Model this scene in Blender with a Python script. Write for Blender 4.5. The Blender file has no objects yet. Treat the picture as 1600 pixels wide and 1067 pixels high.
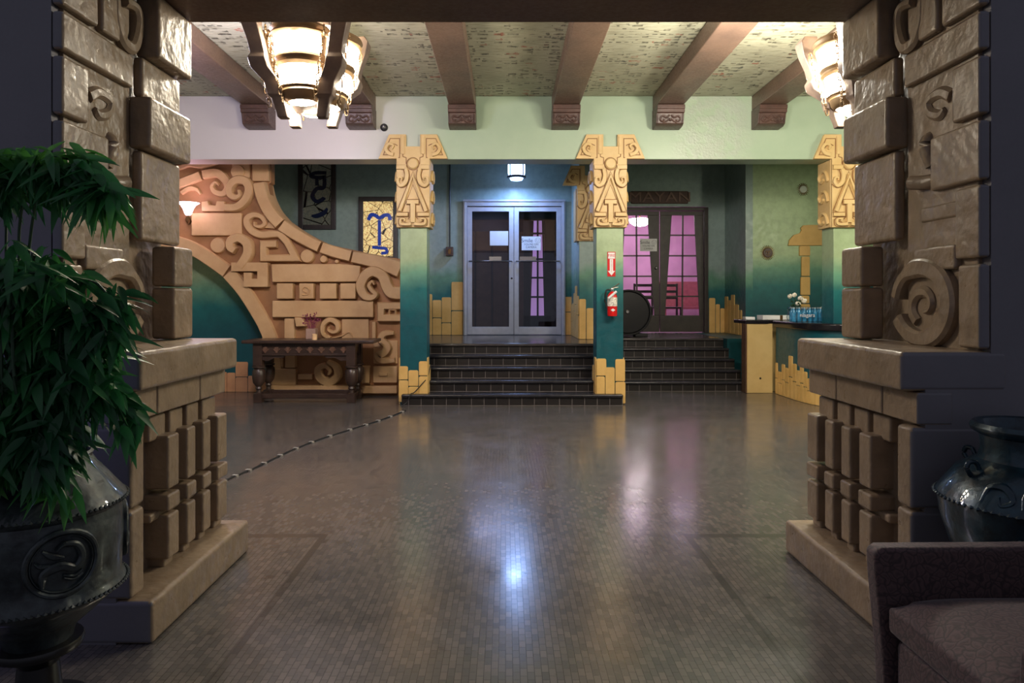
import bpy, bmesh, math, random
from mathutils import Vector, Matrix
random.seed(7)
SC = bpy.context.scene
COL = SC.collection
PI = math.pi
F = 1067.0; VX = 790.0; VY = 468.0; H = 1.39       # focal length and vanishing point in pixels, eye height

def P(px, py, D):      # point of the plane facing the camera at distance D -> (x, z)
    return ((px - VX) * D / F, H - (py - VY) * D / F)
def J(px, py, X=1.905):  # point of the opening's side face at x = X -> (y, z)
    s = (px - VX) / X
    return (F / s, H - (py - VY) / s)
def c2(cx, cy): return J(1200 + cx / 2.6675, cy / 2.6675)
def c3(cx, cy): return J(1200 + cx / 2.6675, 350 + cy / 2.6675)

# ------------------------------------------------------------------ materials
def srgb(r, g, b):
    f = lambda c: (c / 255 / 12.92) if c / 255 <= .04045 else ((c / 255 + .055) / 1.055) ** 2.4
    return (f(r), f(g), f(b), 1)
class NT:
    def __init__(s, name):
        s.m = bpy.data.materials.new(name); s.m.use_nodes = True
        s.t = s.m.node_tree; s.n = s.t.nodes; s.b = s.n['Principled BSDF']; s.out = s.n['Material Output']
    def add(s, typ, **kw):
        nd = s.n.new(typ)
        for k, v in kw.items(): setattr(nd, k, v)
        return nd
    def l(s, a, b): s.t.links.new(a, b)
    def pos(s):
        return s.add('ShaderNodeNewGeometry').outputs['Position']
    def noise(s, scale, detail=3, rough=.5, vec=None):
        nd = s.add('ShaderNodeTexNoise'); nd.inputs['Scale'].default_value = scale
        nd.inputs['Detail'].default_value = detail; nd.inputs['Roughness'].default_value = rough
        s.l(vec or s.pos(), nd.inputs['Vector']); return nd.outputs['Fac']
    def ramp(s, fac, stops, interp='LINEAR'):
        nd = s.add('ShaderNodeValToRGB'); cr = nd.color_ramp; cr.interpolation = interp
        while len(cr.elements) < len(stops): cr.elements.new(.5)
        for e, (p, c) in zip(cr.elements, stops):
            e.position = p; e.color = c if len(c) == 4 else (*c, 1)
        s.l(fac, nd.inputs['Fac']); return nd.outputs['Color']
    def math(s, op, a, b=None, c=None):
        nd = s.add('ShaderNodeMath', operation=op)
        for i, v in enumerate((a, b, c)):
            if v is None: continue
            if isinstance(v, (int, float)): nd.inputs[i].default_value = v
            else: s.l(v, nd.inputs[i])
        return nd.outputs[0]
    def mix(s, fac, a, b, mode='MIX'):
        nd = s.add('ShaderNodeMixRGB', blend_type=mode)
        for i, v in enumerate((fac, a, b)):
            if isinstance(v, (int, float)): nd.inputs[i].default_value = v
            elif isinstance(v, tuple): nd.inputs[i].default_value = v
            else: s.l(v, nd.inputs[i])
        return nd.outputs[0]
    def bump(s, h, strength=.3, dist=.01, prev=None):
        nd = s.add('ShaderNodeBump'); nd.inputs['Strength'].default_value = strength
        nd.inputs['Distance'].default_value = dist; s.l(h, nd.inputs['Height'])
        if prev is not None: s.l(prev, nd.inputs['Normal'])
        s.l(nd.outputs[0], s.b.inputs['Normal']); return nd.outputs[0]
    def sep(s, v):
        nd = s.add('ShaderNodeSeparateXYZ'); s.l(v, nd.inputs[0]); return nd.outputs
    def comb(s, x, y, z):
        nd = s.add('ShaderNodeCombineXYZ')
        for i, v in enumerate((x, y, z)):
            if isinstance(v, (int, float)): nd.inputs[i].default_value = v
            else: s.l(v, nd.inputs[i])
        return nd.outputs[0]

def simple(name, col, rough=.5, metal=0, var=.15, nscale=12, bump=.15, bdist=.004, bscale=40, coat=0):
    m = NT(name); c = (*col[:3], 1)
    lo = tuple(x * (1 - var) for x in c[:3]) + (1,); hi = tuple(min(1, x * (1 + var)) for x in c[:3]) + (1,)
    m.l(m.ramp(m.noise(nscale), [(.3, lo), (.7, hi)]), m.b.inputs['Base Color'])
    m.b.inputs['Roughness'].default_value = rough; m.b.inputs['Metallic'].default_value = metal
    m.b.inputs['Coat Weight'].default_value = coat; m.b.inputs['Coat Roughness'].default_value = .15
    if bump: m.bump(m.noise(bscale, 4), bump, bdist)
    return m.m
def glow(name, col, strength):
    m = NT(name); m.b.inputs['Base Color'].default_value = (*col[:3], 1)
    m.b.inputs['Emission Color'].default_value = (*col[:3], 1); m.b.inputs['Emission Strength'].default_value = strength
    m.b.inputs['Roughness'].default_value = .3
    return m.m

M = {}
def stucco(name, a, b, rough=.38, s1=22, s2=5, dist=.012, strength=.5, coat=.0):
    m = NT(name)
    n1 = m.noise(s2, 4, .6); n2 = m.noise(s1, 5, .6)
    m.l(m.ramp(n1, [(.3, a), (.7, b)]), m.b.inputs['Base Color'])
    m.l(m.ramp(n2, [(.3, (rough - .1,) * 3), (.7, (rough + .12,) * 3)]), m.b.inputs['Roughness'])
    h = m.math('ADD', m.noise(s2 * 1.6, 2), m.math('MULTIPLY', n2, .45))
    m.bump(h, strength, dist); m.b.inputs['Coat Weight'].default_value = coat
    return m.m
M['pillar'] = stucco('tan glazed pillar plaster', srgb(124, 107, 88), srgb(146, 126, 104), .36, 16, 7, .022, .55, .05)
M['pillar_recess'] = stucco('dark tan pillar plaster', srgb(96, 78, 60), srgb(114, 94, 72), .45, 26, 6, .015, .5)
M['relief'] = stucco('sandstone paint relief', srgb(192, 152, 108), srgb(208, 170, 126), .55, 30, 3, .01, .4)
M['relief_back'] = stucco('brown glazed relief ground', srgb(146, 102, 64), srgb(166, 120, 80), .6, 30, 3, .01, .4)
M['capital'] = stucco('ochre capital paint', srgb(200, 167, 110), srgb(212, 183, 130), .45, 30, 4, .006, .3)
M['capital_line'] = stucco('brown glaze in carved lines', srgb(120, 80, 42), srgb(140, 96, 52), .6, 30, 4, .004, .3)
M['stone_paint'] = stucco('ochre painted stones', srgb(206, 164, 92), srgb(224, 184, 112), .55, 30, 4, .005, .3)

def ombre(name, z0, z1, xs=.3, tint=None):     # sage wall paint sprayed into teal towards the floor
    m = NT(name); x, y, z = m.sep(m.pos())
    n = m.noise(1.6, 3, .6)
    t = m.math('DIVIDE', m.math('SUBTRACT', m.math('ADD', z, m.math('MULTIPLY', m.math('SUBTRACT', n, .5), xs)), z0), z1 - z0)
    col = m.ramp(t, [(0, srgb(18, 82, 92)), (.45, srgb(24, 104, 106)), (.75, srgb(100, 150, 124)), (1, tint or srgb(156, 176, 136))])
    n2 = m.noise(9, 4, .6)
    m.l(m.mix(.25, col, m.ramp(n2, [(.35, (.35, .35, .35, 1)), (.6, (1, 1, 1, 1))]), 'MULTIPLY'), m.b.inputs['Base Color'])
    m.l(m.ramp(m.noise(14), [(.3, (.28,) * 3), (.7, (.48,) * 3)]), m.b.inputs['Roughness'])
    m.bump(m.noise(35, 4), .2, .006); return m.m
M['ombre'] = ombre('sage to teal column paint', 1.15, 1.95)
M['ombre_wall'] = ombre('sage to teal wall paint', 1.1, 2.0, .6, srgb(150, 172, 166))
M['ombre_right'] = ombre('sage to teal rear wall paint', 1.2, 2.15, .3, srgb(172, 196, 150))
M['arch_wall'] = ombre('sage to teal niche paint', .9, 1.75, .25)
M['counter_paint'] = ombre('teal counter paint', .9, 1.9, .2)

def frieze():
    m = NT('sage frieze paint'); n = m.noise(1.3, 4, .6); n2 = m.noise(7, 5, .65)
    c = m.ramp(n, [(.3, srgb(156, 176, 152)), (.7, srgb(170, 188, 164))])
    x, y, z = m.sep(m.pos())
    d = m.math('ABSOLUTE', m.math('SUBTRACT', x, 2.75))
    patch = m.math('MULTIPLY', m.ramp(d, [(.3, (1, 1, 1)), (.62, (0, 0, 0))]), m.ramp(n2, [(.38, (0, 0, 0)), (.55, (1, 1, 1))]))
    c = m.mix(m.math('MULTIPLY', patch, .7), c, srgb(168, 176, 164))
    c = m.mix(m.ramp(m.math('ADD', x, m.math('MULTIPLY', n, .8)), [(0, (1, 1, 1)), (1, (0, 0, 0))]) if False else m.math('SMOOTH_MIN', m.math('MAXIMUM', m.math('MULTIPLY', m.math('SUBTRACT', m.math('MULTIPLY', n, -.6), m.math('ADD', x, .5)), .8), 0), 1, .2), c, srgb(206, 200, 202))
    m.l(c, m.b.inputs['Base Color']); m.b.inputs['Roughness'].default_value = .36
    nb = m.bump(m.noise(30, 3), .12, .004)
    m.bump(m.math('MULTIPLY', patch, m.noise(40, 2)), .5, .01, nb); return m.m
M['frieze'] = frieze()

def ceiling_mat():
    m = NT('painted glyph ceiling'); x, y, z = m.sep(m.pos())
    base = m.ramp(m.noise(2.2, 4), [(.3, srgb(158, 156, 134)), (.7, srgb(182, 180, 156))])
    streak = m.noise(1, 3, .6, m.comb(m.math('MULTIPLY', x, 6), m.math('MULTIPLY', y, 34), 0))
    base = m.mix(m.ramp(streak, [(.5, (0, 0, 0)), (.66, (.55, .55, .55))]), base, srgb(112, 108, 84))
    col = base; hgt = None
    for i, (sx, sy, off) in enumerate(((6.5, 9, 0), (12, 14, 7.3))):
        u = m.math('ADD', m.math('MULTIPLY', x, sx), off); v = m.math('ADD', m.math('MULTIPLY', y, sy), off)
        fu = m.math('FRACT', u); fv = m.math('FRACT', v)
        wn = m.add('ShaderNodeTexWhiteNoise', noise_dimensions='2D')
        m.l(m.comb(m.math('FLOOR', u), m.math('FLOOR', v), 0), wn.inputs['Vector'])
        r = wn.outputs['Value']
        inb = m.math('MULTIPLY', m.math('LESS_THAN', m.math('ABSOLUTE', m.math('SUBTRACT', fu, .5)), m.math('MULTIPLY', r, .46)),
                     m.math('LESS_THAN', m.math('ABSOLUTE', m.math('SUBTRACT', fv, .45)), .2))
        leg = m.math('MULTIPLY', m.math('LESS_THAN', m.math('ABSOLUTE', m.math('SUBTRACT', fu, .76)), .1), m.math('LESS_THAN', fv, .85))
        shape = m.math('MAXIMUM', inb, m.math('MULTIPLY', leg, m.math('GREATER_THAN', r, .8)))
        big = m.math('GREATER_THAN', m.noise(3.2 if i else 2.2, 2), .5)
        mask = m.math('MULTIPLY', m.math('MULTIPLY', shape, m.math('GREATER_THAN', r, .48)), big)
        wear = m.ramp(m.noise(20, 2), [(.35, (.2,) * 3), (.6, (.85,) * 3)])
        ink = m.ramp(r, [(0, srgb(60, 56, 44)), (.9, srgb(62, 66, 60)), (.95, srgb(150, 62, 44)), (1, srgb(60, 84, 96))], 'CONSTANT')
        col = m.mix(m.math('MULTIPLY', mask, wear), col, ink)
    m.l(col, m.b.inputs['Base Color']); m.b.inputs['Roughness'].default_value = .6
    m.bump(streak, .5, .02); return m.m
M['ceiling'] = ceiling_mat()

def floor_mat():
    m = NT('glazed mosaic floor tile'); x, y, z = m.sep(m.pos())
    br = m.add('ShaderNodeTexBrick'); br.offset = .5
    m.l(m.comb(y, x, 0), br.inputs['Vector']); br.inputs['Scale'].default_value = 1
    br.inputs['Brick Width'].default_value = .052; br.inputs['Row Height'].default_value = .027
    br.inputs['Mortar Size'].default_value = .0016; br.inputs['Mortar Smooth'].default_value = .3
    br.inputs['Color1'].default_value = srgb(102, 100, 99); br.inputs['Color2'].default_value = srgb(128, 122, 118)
    br.inputs['Mortar'].default_value = srgb(78, 75, 74)
    big = m.noise(.9, 4, .6); spot = m.noise(4.5, 4, .7)
    c = m.mix(.55, br.outputs['Color'], m.ramp(big, [(.3, srgb(100, 100, 100)), (.5, srgb(150, 138, 130)), (.7, srgb(112, 110, 108))]), 'MULTIPLY')
    c = m.mix(m.ramp(spot, [(.62, (0, 0, 0)), (.72, (.5,) * 3)]), c, srgb(44, 40, 38))
    # darker border of the lobby mosaic
    inb = m.math('MULTIPLY', m.math('LESS_THAN', m.math('ABSOLUTE', m.math('SUBTRACT', y, 4.02)), .03), m.math('GREATER_THAN', m.math('ABSOLUTE', x), 1.05))
    inb2 = m.math('MULTIPLY', m.math('LESS_THAN', m.math('ABSOLUTE', m.math('SUBTRACT', m.math('ABSOLUTE', x), 1.07)), .02), m.math('LESS_THAN', y, 4.02))
    c = m.mix(m.math('MULTIPLY', m.math('MAXIMUM', inb, inb2), .45), c, srgb(40, 38, 36))
    m.l(c, m.b.inputs['Base Color'])
    m.l(m.ramp(m.noise(2.4, 5, .65), [(.3, (.13,) * 3), (.7, (.24,) * 3)]), m.b.inputs['Roughness'])
    m.b.inputs['Specular IOR Level'].default_value = .6
    b1 = m.bump(m.noise(3, 2), .08, .01)
    m.bump(m.math('SUBTRACT', 1, br.outputs['Fac']), .35, .002, b1)
    return m.m
M['floor'] = floor_mat()

def step_mat(name, w, off=0):
    m = NT(name); x, y, z = m.sep(m.pos())
    br = m.add('ShaderNodeTexBrick'); br.offset = .5
    m.l(m.comb(m.math('ADD', x, 20), m.math('ADD', z, off), 0), br.inputs['Vector']); br.inputs['Scale'].default_value = 1
    br.inputs['Brick Width'].default_value = w; br.inputs['Row Height'].default_value = .1484
    br.inputs['Mortar Size'].default_value = .0035; br.inputs['Mortar Smooth'].default_value = .2
    br.inputs['Color1'].default_value = srgb(24, 20, 19); br.inputs['Color2'].default_value = srgb(34, 29, 27)
    br.inputs['Mortar'].default_value = srgb(118, 110, 108)
    m.l(br.outputs['Color'], m.b.inputs['Base Color']); m.b.inputs['Roughness'].default_value = .42
    m.bump(m.math('SUBTRACT', m.noise(30), br.outputs['Fac']), .3, .003); return m.m
M['riser'] = step_mat('black riser tile', .165)
M['tread'] = simple('black glazed tread tile', srgb(38, 37, 42), .26, var=.3, bump=.2)
M['landing'] = simple('grey glazed landing tile', srgb(64, 60, 60), .2, var=.25, nscale=6, bump=.15)
M['beam'] = stucco('stained beam wood', srgb(88, 70, 60), srgb(108, 86, 72), .42, 40, 3, .004, .3)
M['corbel'] = stucco('dark carved corbel wood', srgb(66, 48, 42), srgb(88, 64, 56), .4, 40, 8, .006, .5)
M['soffit'] = stucco('dark brown soffit plank', srgb(94, 72, 56), srgb(110, 84, 66), .5, 40, 3, .004, .3)
M['near_wall'] = stucco('grey near wall plaster', srgb(104, 102, 108), srgb(112, 110, 116), .6, 60, 2, .002, .2)
M['wall_plain'] = stucco('pale green lobby plaster', srgb(150, 160, 140), srgb(164, 172, 150), .6, 50, 2, .003, .2)
M['aluminium'] = simple('brushed aluminium door frame', srgb(178, 182, 192), .4, .25, .06, bump=.03)
M['chrome'] = simple('chrome', srgb(220, 220, 220), .15, 1, .03, bump=0)
M['dark_wood'] = stucco('near black door wood', srgb(44, 38, 36), srgb(60, 52, 48), .4, 40, 6, .003, .3)
M['brown_door'] = stucco('brown door wood', srgb(74, 52, 36), srgb(92, 66, 46), .5, 40, 6, .003, .3)
M['table_wood'] = stucco('dark oak', srgb(48, 35, 30), srgb(68, 50, 42), .36, 40, 6, .003, .3, .1)
M['black'] = simple('black enamel', srgb(18, 18, 20), .3, bump=.05)
M['rubber'] = simple('black rubber', srgb(14, 14, 14), .6)
M['white'] = simple('white paper', srgb(225, 225, 225), .6, var=.03, bump=0)
M['white_print'] = simple('grey print', srgb(90, 90, 96), .6, var=.03, bump=0)
M['red'] = simple('red enamel', srgb(200, 24, 24), .3, var=.05, bump=0)
M['cream'] = stucco('cream painted panel', srgb(196, 166, 106), srgb(210, 182, 122), .5, 30, 4, .003, .2)
M['counter_top'] = simple('black counter top', srgb(28, 26, 30), .18, var=.3, bump=.05)
M['brass'] = simple('aged brass', srgb(112, 84, 52), .4, .8)
M['plum'] = simple('dried plum flowers', srgb(132, 54, 84), .8)
M['petal'] = simple('white petals', srgb(236, 230, 214), .6)
M['green_stem'] = simple('dark green stem', srgb(30, 60, 34), .6)
M['bronze'] = None
def urn_mat(name, a, b, scale, rough):
    m = NT(name); v = m.add('ShaderNodeTexVoronoi'); v.feature = 'SMOOTH_F1'; v.inputs['Scale'].default_value = scale
    w = m.add('ShaderNodeTexNoise'); w.inputs['Scale'].default_value = 7; w.inputs['Detail'].default_value = 3
    m.l(m.pos(), w.inputs['Vector'])
    mx = m.add('ShaderNodeVectorMath', operation='MULTIPLY_ADD'); m.l(w.outputs['Color'], mx.inputs[0]); mx.inputs[1].default_value = (.18,) * 3
    m.l(m.pos(), mx.inputs[2]); m.l(mx.outputs[0], v.inputs['Vector'])
    m.l(m.ramp(m.noise(16, 5, .65), [(.35, a), (.7, b)]), m.b.inputs['Base Color'])
    m.b.inputs['Roughness'].default_value = rough; m.b.inputs['Metallic'].default_value = .35; m.b.inputs['Coat Weight'].default_value = .4
    m.bump(m.math('ADD', v.outputs['Distance'], m.math('MULTIPLY', m.noise(50, 3), .12)), .4, .03); return m.m
M['urn_left'] = urn_mat('patinated bronze', srgb(26, 32, 36), srgb(66, 76, 78), 13, .5)
M['urn_right'] = urn_mat('teal glazed ceramic', srgb(10, 28, 38), srgb(22, 56, 72), 9, .34)

def fabric():
    m = NT('mauve brocade'); v = m.add('ShaderNodeTexVoronoi'); v.feature = 'DISTANCE_TO_EDGE'; v.inputs['Scale'].default_value = 34
    n = m.add('ShaderNodeTexNoise'); n.inputs['Scale'].default_value = 14; m.l(m.pos(), n.inputs['Vector'])
    mx = m.add('ShaderNodeVectorMath', operation='MULTIPLY_ADD'); m.l(n.outputs['Color'], mx.inputs[0]); mx.inputs[1].default_value = (.08,) * 3
    m.l(m.pos(), mx.inputs[2]); m.l(mx.outputs[0], v.inputs['Vector'])
    c = m.ramp(v.outputs['Distance'], [(.02, srgb(50, 36, 38)), (.14, srgb(84, 62, 62)), (.34, srgb(62, 45, 47))])
    m.l(c, m.b.inputs['Base Color']); m.b.inputs['Roughness'].default_value = .75
    m.b.inputs['Sheen Weight'].default_value = .15
    m.bump(m.math('ADD', v.outputs['Distance'], m.math('MULTIPLY', m.noise(220, 2), .3)), .35, .006); return m.m
M['fabric'] = fabric()

def glass(name, tint=(1, 1, 1), refl=.1, rough=.02):
    m = NT(name); m.n.remove(m.b)
    t = m.add('ShaderNodeBsdfTransparent'); t.inputs[0].default_value = (*tint, 1)
    g = m.add('ShaderNodeBsdfGlossy'); g.inputs['Roughness'].default_value = rough
    lw = m.add('ShaderNodeLayerWeight'); lw.inputs[0].default_value = .25
    f = m.math('ADD', m.math('MULTIPLY', lw.outputs['Fresnel'], .6), refl)
    mx = m.add('ShaderNodeMixShader'); m.l(f, mx.inputs[0]); m.l(t.outputs[0], mx.inputs[1]); m.l(g.outputs[0], mx.inputs[2])
    m.l(mx.outputs[0], m.out.inputs['Surface']); return m.m
M['glass'] = glass('door glass', (.85, .87, .9), .05)
M['pane'] = glass('lattice pane glass', (.95, .93, .96), .02)
M['wrap'] = glass('crinkled clear plastic', (.85, .92, .96), .05, .12)
M['bottle'] = simple('blue water bottle plastic', srgb(70, 150, 190), .12, var=.35, nscale=30, bump=.3)

def leaded(name, a, b, strength, seed, sc=5.2):
    m = NT(name); x, y, z = m.sep(m.pos()); vec = m.comb(m.math('ADD', x, seed), 0, z)
    v = m.add('ShaderNodeTexVoronoi'); v.feature = 'DISTANCE_TO_EDGE'; v.inputs['Scale'].default_value = sc; m.l(vec, v.inputs['Vector'])
    vc = m.add('ShaderNodeTexVoronoi'); vc.inputs['Scale'].default_value = sc; m.l(vec, vc.inputs['Vector'])
    lead = m.ramp(v.outputs['Distance'], [(.012, (0, 0, 0)), (.03, (1, 1, 1))])
    g = m.ramp(m.noise(45, 3), [(.35, a), (.65, b)])
    g = m.mix(.35, g, m.ramp(vc.outputs['Color'], [(0, (.55, .5, .4)), (1, (1, 1, 1))]), 'MULTIPLY')
    c = m.mix(1, g, lead, 'MULTIPLY')
    m.l(c, m.b.inputs['Base Color']); m.l(c, m.b.inputs['Emission Color']); m.b.inputs['Emission Strength'].default_value = strength
    m.b.inputs['Roughness'].default_value = .15; return m.m
M['leaded_bright'] = leaded('backlit amber leaded glass', srgb(176, 146, 90), srgb(255, 226, 160), .62, 3.2)
M['leaded_dim'] = leaded('grey leaded glass', srgb(92, 98, 92), srgb(120, 120, 106), .05, 1.1, 3.8)
M['blue_glass'] = simple('blue leaded glass', srgb(22, 52, 140), .15, bump=.1)
_b = M['blue_glass'].node_tree.nodes['Principled BSDF']; _b.inputs['Emission Color'].default_value = (.01, .04, .3, 1); _b.inputs['Emission Strength'].default_value = .35
M['navy_glass'] = simple('dark navy leaded glass', srgb(24, 32, 56), .15, bump=.1)
M['lamp_glass'] = glow('warm frosted lamp glass', (1.0, .89, .70), 100)
M['lamp_blue'] = glow('cool frosted lamp glass', (.38, .56, 1.0), 5)
M['sconce_glass'] = glow('pink frosted sconce glass', (1, .74, .9), 7)
M['room_lamp'] = glow('white room lamp glass', (1, .96, .88), 24)
M['lantern_metal'] = simple('gilt iron lantern rim', srgb(128, 104, 74), .45, .3)
M['lantern_wood'] = stucco('carved lantern wood', srgb(92, 78, 72), srgb(124, 106, 92), .45, 40, 8, .004, .4)
def leafm():
    m = NT('bamboo leaf'); c = m.ramp(m.noise(3.5, 3), [(.3, srgb(26, 74, 46)), (.55, srgb(44, 108, 56)), (.75, srgb(84, 146, 62))])
    m.l(c, m.b.inputs['Base Color']); m.b.inputs['Roughness'].default_value = .4
    m.b.inputs['Transmission Weight'].default_value = 0
    tr = m.add('ShaderNodeBsdfTranslucent'); m.l(c, tr.inputs[0])
    mx = m.add('ShaderNodeMixShader'); mx.inputs[0].default_value = .35
    m.l(m.b.outputs[0], mx.inputs[1]); m.l(tr.outputs[0], mx.inputs[2]); m.l(mx.outputs[0], m.out.inputs['Surface']); return m.m
M['leaf'] = leafm()
M['pink_wall'] = simple('pale theatre lobby plaster', srgb(206, 160, 190), .7, var=.15, nscale=2)
M['pink_floor'] = simple('mauve carpet', srgb(150, 90, 120), .8)

# ------------------------------------------------------------------ mesh building
def catmull(pts, n=5, closed=False):
    if len(pts) < 3: return pts
    out = []; m = len(pts)
    rng = range(m if closed else m - 1)
    for i in rng:
        if closed: p0, p1, p2, p3 = pts[(i - 1) % m], pts[i], pts[(i + 1) % m], pts[(i + 2) % m]
        else: p0, p1, p2, p3 = pts[max(i - 1, 0)], pts[i], pts[i + 1], pts[min(i + 2, m - 1)]
        for k in range(n):
            t = k / n
            out.append(tuple(.5 * (2 * b + (c - a) * t + (2 * a - 5 * b + 4 * c - d) * t * t + (3 * b - a - 3 * c + d) * t ** 3)
                             for a, b, c, d in zip(p0, p1, p2, p3)))
    if not closed: out.append(tuple(pts[-1]))
    return out

class MB:
    def __init__(s): s.v = []; s.f = []
    def box(s, x0, x1, y0, y1, z0, z1):
        i = len(s.v)
        s.v += [(x, y, z) for z in (z0, z1) for y in (y0, y1) for x in (x0, x1)]
        s.f += [tuple(i + k for k in q) for q in ((0, 2, 3, 1), (4, 5, 7, 6), (0, 1, 5, 4), (2, 6, 7, 3), (0, 4, 6, 2), (1, 3, 7, 5))]
        return s
    def prism(s, pts, M3, h0, h1):          # polygon extruded from height h0 to h1 along the map's normal
        i = len(s.v); n = len(pts)
        s.v += [M3(u, v, h0) for u, v in pts] + [M3(u, v, h1) for u, v in pts]
        s.f.append(tuple(range(i, i + n))); s.f.append(tuple(range(i + n, i + 2 * n)))
        s.f += [(i + k, i + (k + 1) % n, i + n + (k + 1) % n, i + n + k) for k in range(n)]
        return s
    def band(s, pts, w, M3, h0, h1, ch=None, smooth=5, closed=False):     # raised strip with chamfered edges along a path
        if smooth:
            pp = [(*p, (w[k] if isinstance(w, (list, tuple)) else w)) for k, p in enumerate(pts)]
            pp = catmull(pp, smooth, closed)
        else: pp = [(*p, (w[k] if isinstance(w, (list, tuple)) else w)) for k, p in enumerate(pts)]
        n = len(pp); ch = ch if ch is not None else (h1 - h0) * .35; i = len(s.v)
        for k, (x, y, ww) in enumerate(pp):
            a = pp[(k - 1) % n] if (closed or k) else pp[k]; b = pp[(k + 1) % n] if (closed or k < n - 1) else pp[k]
            dx, dy = b[0] - a[0], b[1] - a[1]; L = math.hypot(dx, dy) or 1; nx, ny = -dy / L, dx / L
            if not smooth and 0 < k < n - 1:     # mitre
                d1 = math.hypot(x - a[0], y - a[1]) or 1; d2 = math.hypot(b[0] - x, b[1] - y) or 1
                n1 = (-(y - a[1]) / d1, (x - a[0]) / d1); n2 = (-(b[1] - y) / d2, (b[0] - x) / d2)
                q = 1 + n1[0] * n2[0] + n1[1] * n2[1]
                if q > .3: nx, ny = (n1[0] + n2[0]) / q, (n1[1] + n2[1]) / q
            hw = ww / 2; hi = max(hw - ch, hw * .3)
            for d, h in ((hw, h0), (hw, h1 - ch), (hi, h1), (-hi, h1), (-hw, h1 - ch), (-hw, h0)):
                s.v.append(M3(x + nx * d, y + ny * d, h))
        for k in range(n if closed else n - 1):
            a = i + k * 6; b = i + ((k + 1) % n) * 6
            for j in range(5): s.f.append((a + j, a + j + 1, b + j + 1, b + j))
        if not closed:
            s.f.append(tuple(i + j for j in range(6))); s.f.append(tuple(i + (n - 1) * 6 + j for j in range(6)))
        return s
    def disc(s, c, r, M3, h0, h1, ch=None, n=20, ry=None):
        ry = ry or r; ch = ch if ch is not None else (h1 - h0) * .35; i = len(s.v)
        for rr, h in ((1, h0), (1, h1 - ch), (1 - ch / r, h1)):
            for k in range(n):
                a = 2 * PI * k / n; s.v.append(M3(c[0] + r * rr * math.cos(a), c[1] + ry * rr * math.sin(a), h))
        for q in range(2):
            for k in range(n):
                s.f.append((i + q * n + k, i + q * n + (k + 1) % n, i + (q + 1) * n + (k + 1) % n, i + (q + 1) * n + k))
        s.f.append(tuple(i + 2 * n + k for k in range(n))); return s
    def lathe(s, prof, c=(0, 0), n=28, a0=0, a1=2 * PI, z=0, sx=1, sy=1):
        i = len(s.v); full = abs(a1 - a0 - 2 * PI) < 1e-6; m = n if full else n + 1
        for r, h in prof:
            for k in range(m):
                a = a0 + (a1 - a0) * k / n; s.v.append((c[0] + r * math.cos(a) * sx, c[1] + r * math.sin(a) * sy, z + h))
        for q in range(len(prof) - 1):
            for k in range(n):
                b = (k + 1) % m
                s.f.append((i + q * m + k, i + q * m + b, i + (q + 1) * m + b, i + (q + 1) * m + k))
        if full:
            if prof[0][0] > 1e-4: s.f.append(tuple(i + k for k in range(m)))
            if prof[-1][0] > 1e-4: s.f.append(tuple(i + (len(prof) - 1) * m + k for k in range(m)))
        return s
    def tube(s, pts, r, n=8, closed=False, sm=0):
        if sm: pts = catmull(pts, sm, closed)
        pts = [Vector(p) for p in pts]; m = len(pts); i = len(s.v); up = Vector((0, 0, 1))
        for k, p in enumerate(pts):
            a = pts[(k - 1) % m] if (closed or k) else p; b = pts[(k + 1) % m] if (closed or k < m - 1) else p
            t = (b - a).normalized(); u = t.cross(up)
            if u.length < .05: u = t.cross(Vector((1, 0, 0)))
            u.normalize(); w = t.cross(u); rr = r[k * len(r) // m] if isinstance(r, (list, tuple)) else r
            for j in range(n):
                an = 2 * PI * j / n; s.v.append(tuple(p + u * (rr * math.cos(an)) + w * (rr * math.sin(an))))
        for k in range(m if closed else m - 1):
            for j in range(n):
                a = i + k * n; b = i + ((k + 1) % m) * n
                s.f.append((a + j, a + (j + 1) % n, b + (j + 1) % n, b + j))
        if not closed: s.f.append(tuple(i + j for j in range(n))); s.f.append(tuple(i + (m - 1) * n + j for j in range(n)))
        return s
    def xf(s, fn, start=0):
        s.v[start:] = [tuple(fn(*p)) for p in s.v[start:]]; return s
    def build(s, name, mat, parent=None, bevel=0, seg=2, smooth=True, sub=0, label=None):
        me = bpy.data.meshes.new(name); me.from_pydata([tuple(p) for p in s.v], [], s.f)
        bm = bmesh.new(); bm.from_mesh(me); bmesh.ops.recalc_face_normals(bm, faces=bm.faces[:]); bm.to_mesh(me); bm.free()
        if smooth:
            me.shade_smooth(); me.set_sharp_from_angle(angle=.75)
        mats = mat if isinstance(mat, list) else [mat]
        for q in mats: me.materials.append(q)
        o = bpy.data.objects.new(name, me); COL.objects.link(o)
        if parent is not None:
            o.parent = parent; o.matrix_parent_inverse = Matrix.Translation(-Vector(parent.get('_loc', (0, 0, 0))))
        if bevel:
            b = o.modifiers.new('bevel', 'BEVEL'); b.width = bevel; b.segments = seg; b.limit_method = 'ANGLE'; b.angle_limit = .6; b.harden_normals = False
            me.shade_smooth()
            w = o.modifiers.new('wn', 'WEIGHTED_NORMAL'); w.keep_sharp = False
        if sub:
            q = o.modifiers.new('sub', 'SUBSURF'); q.levels = sub; q.render_levels = sub
        if label: o['label'] = label
        return o

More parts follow.
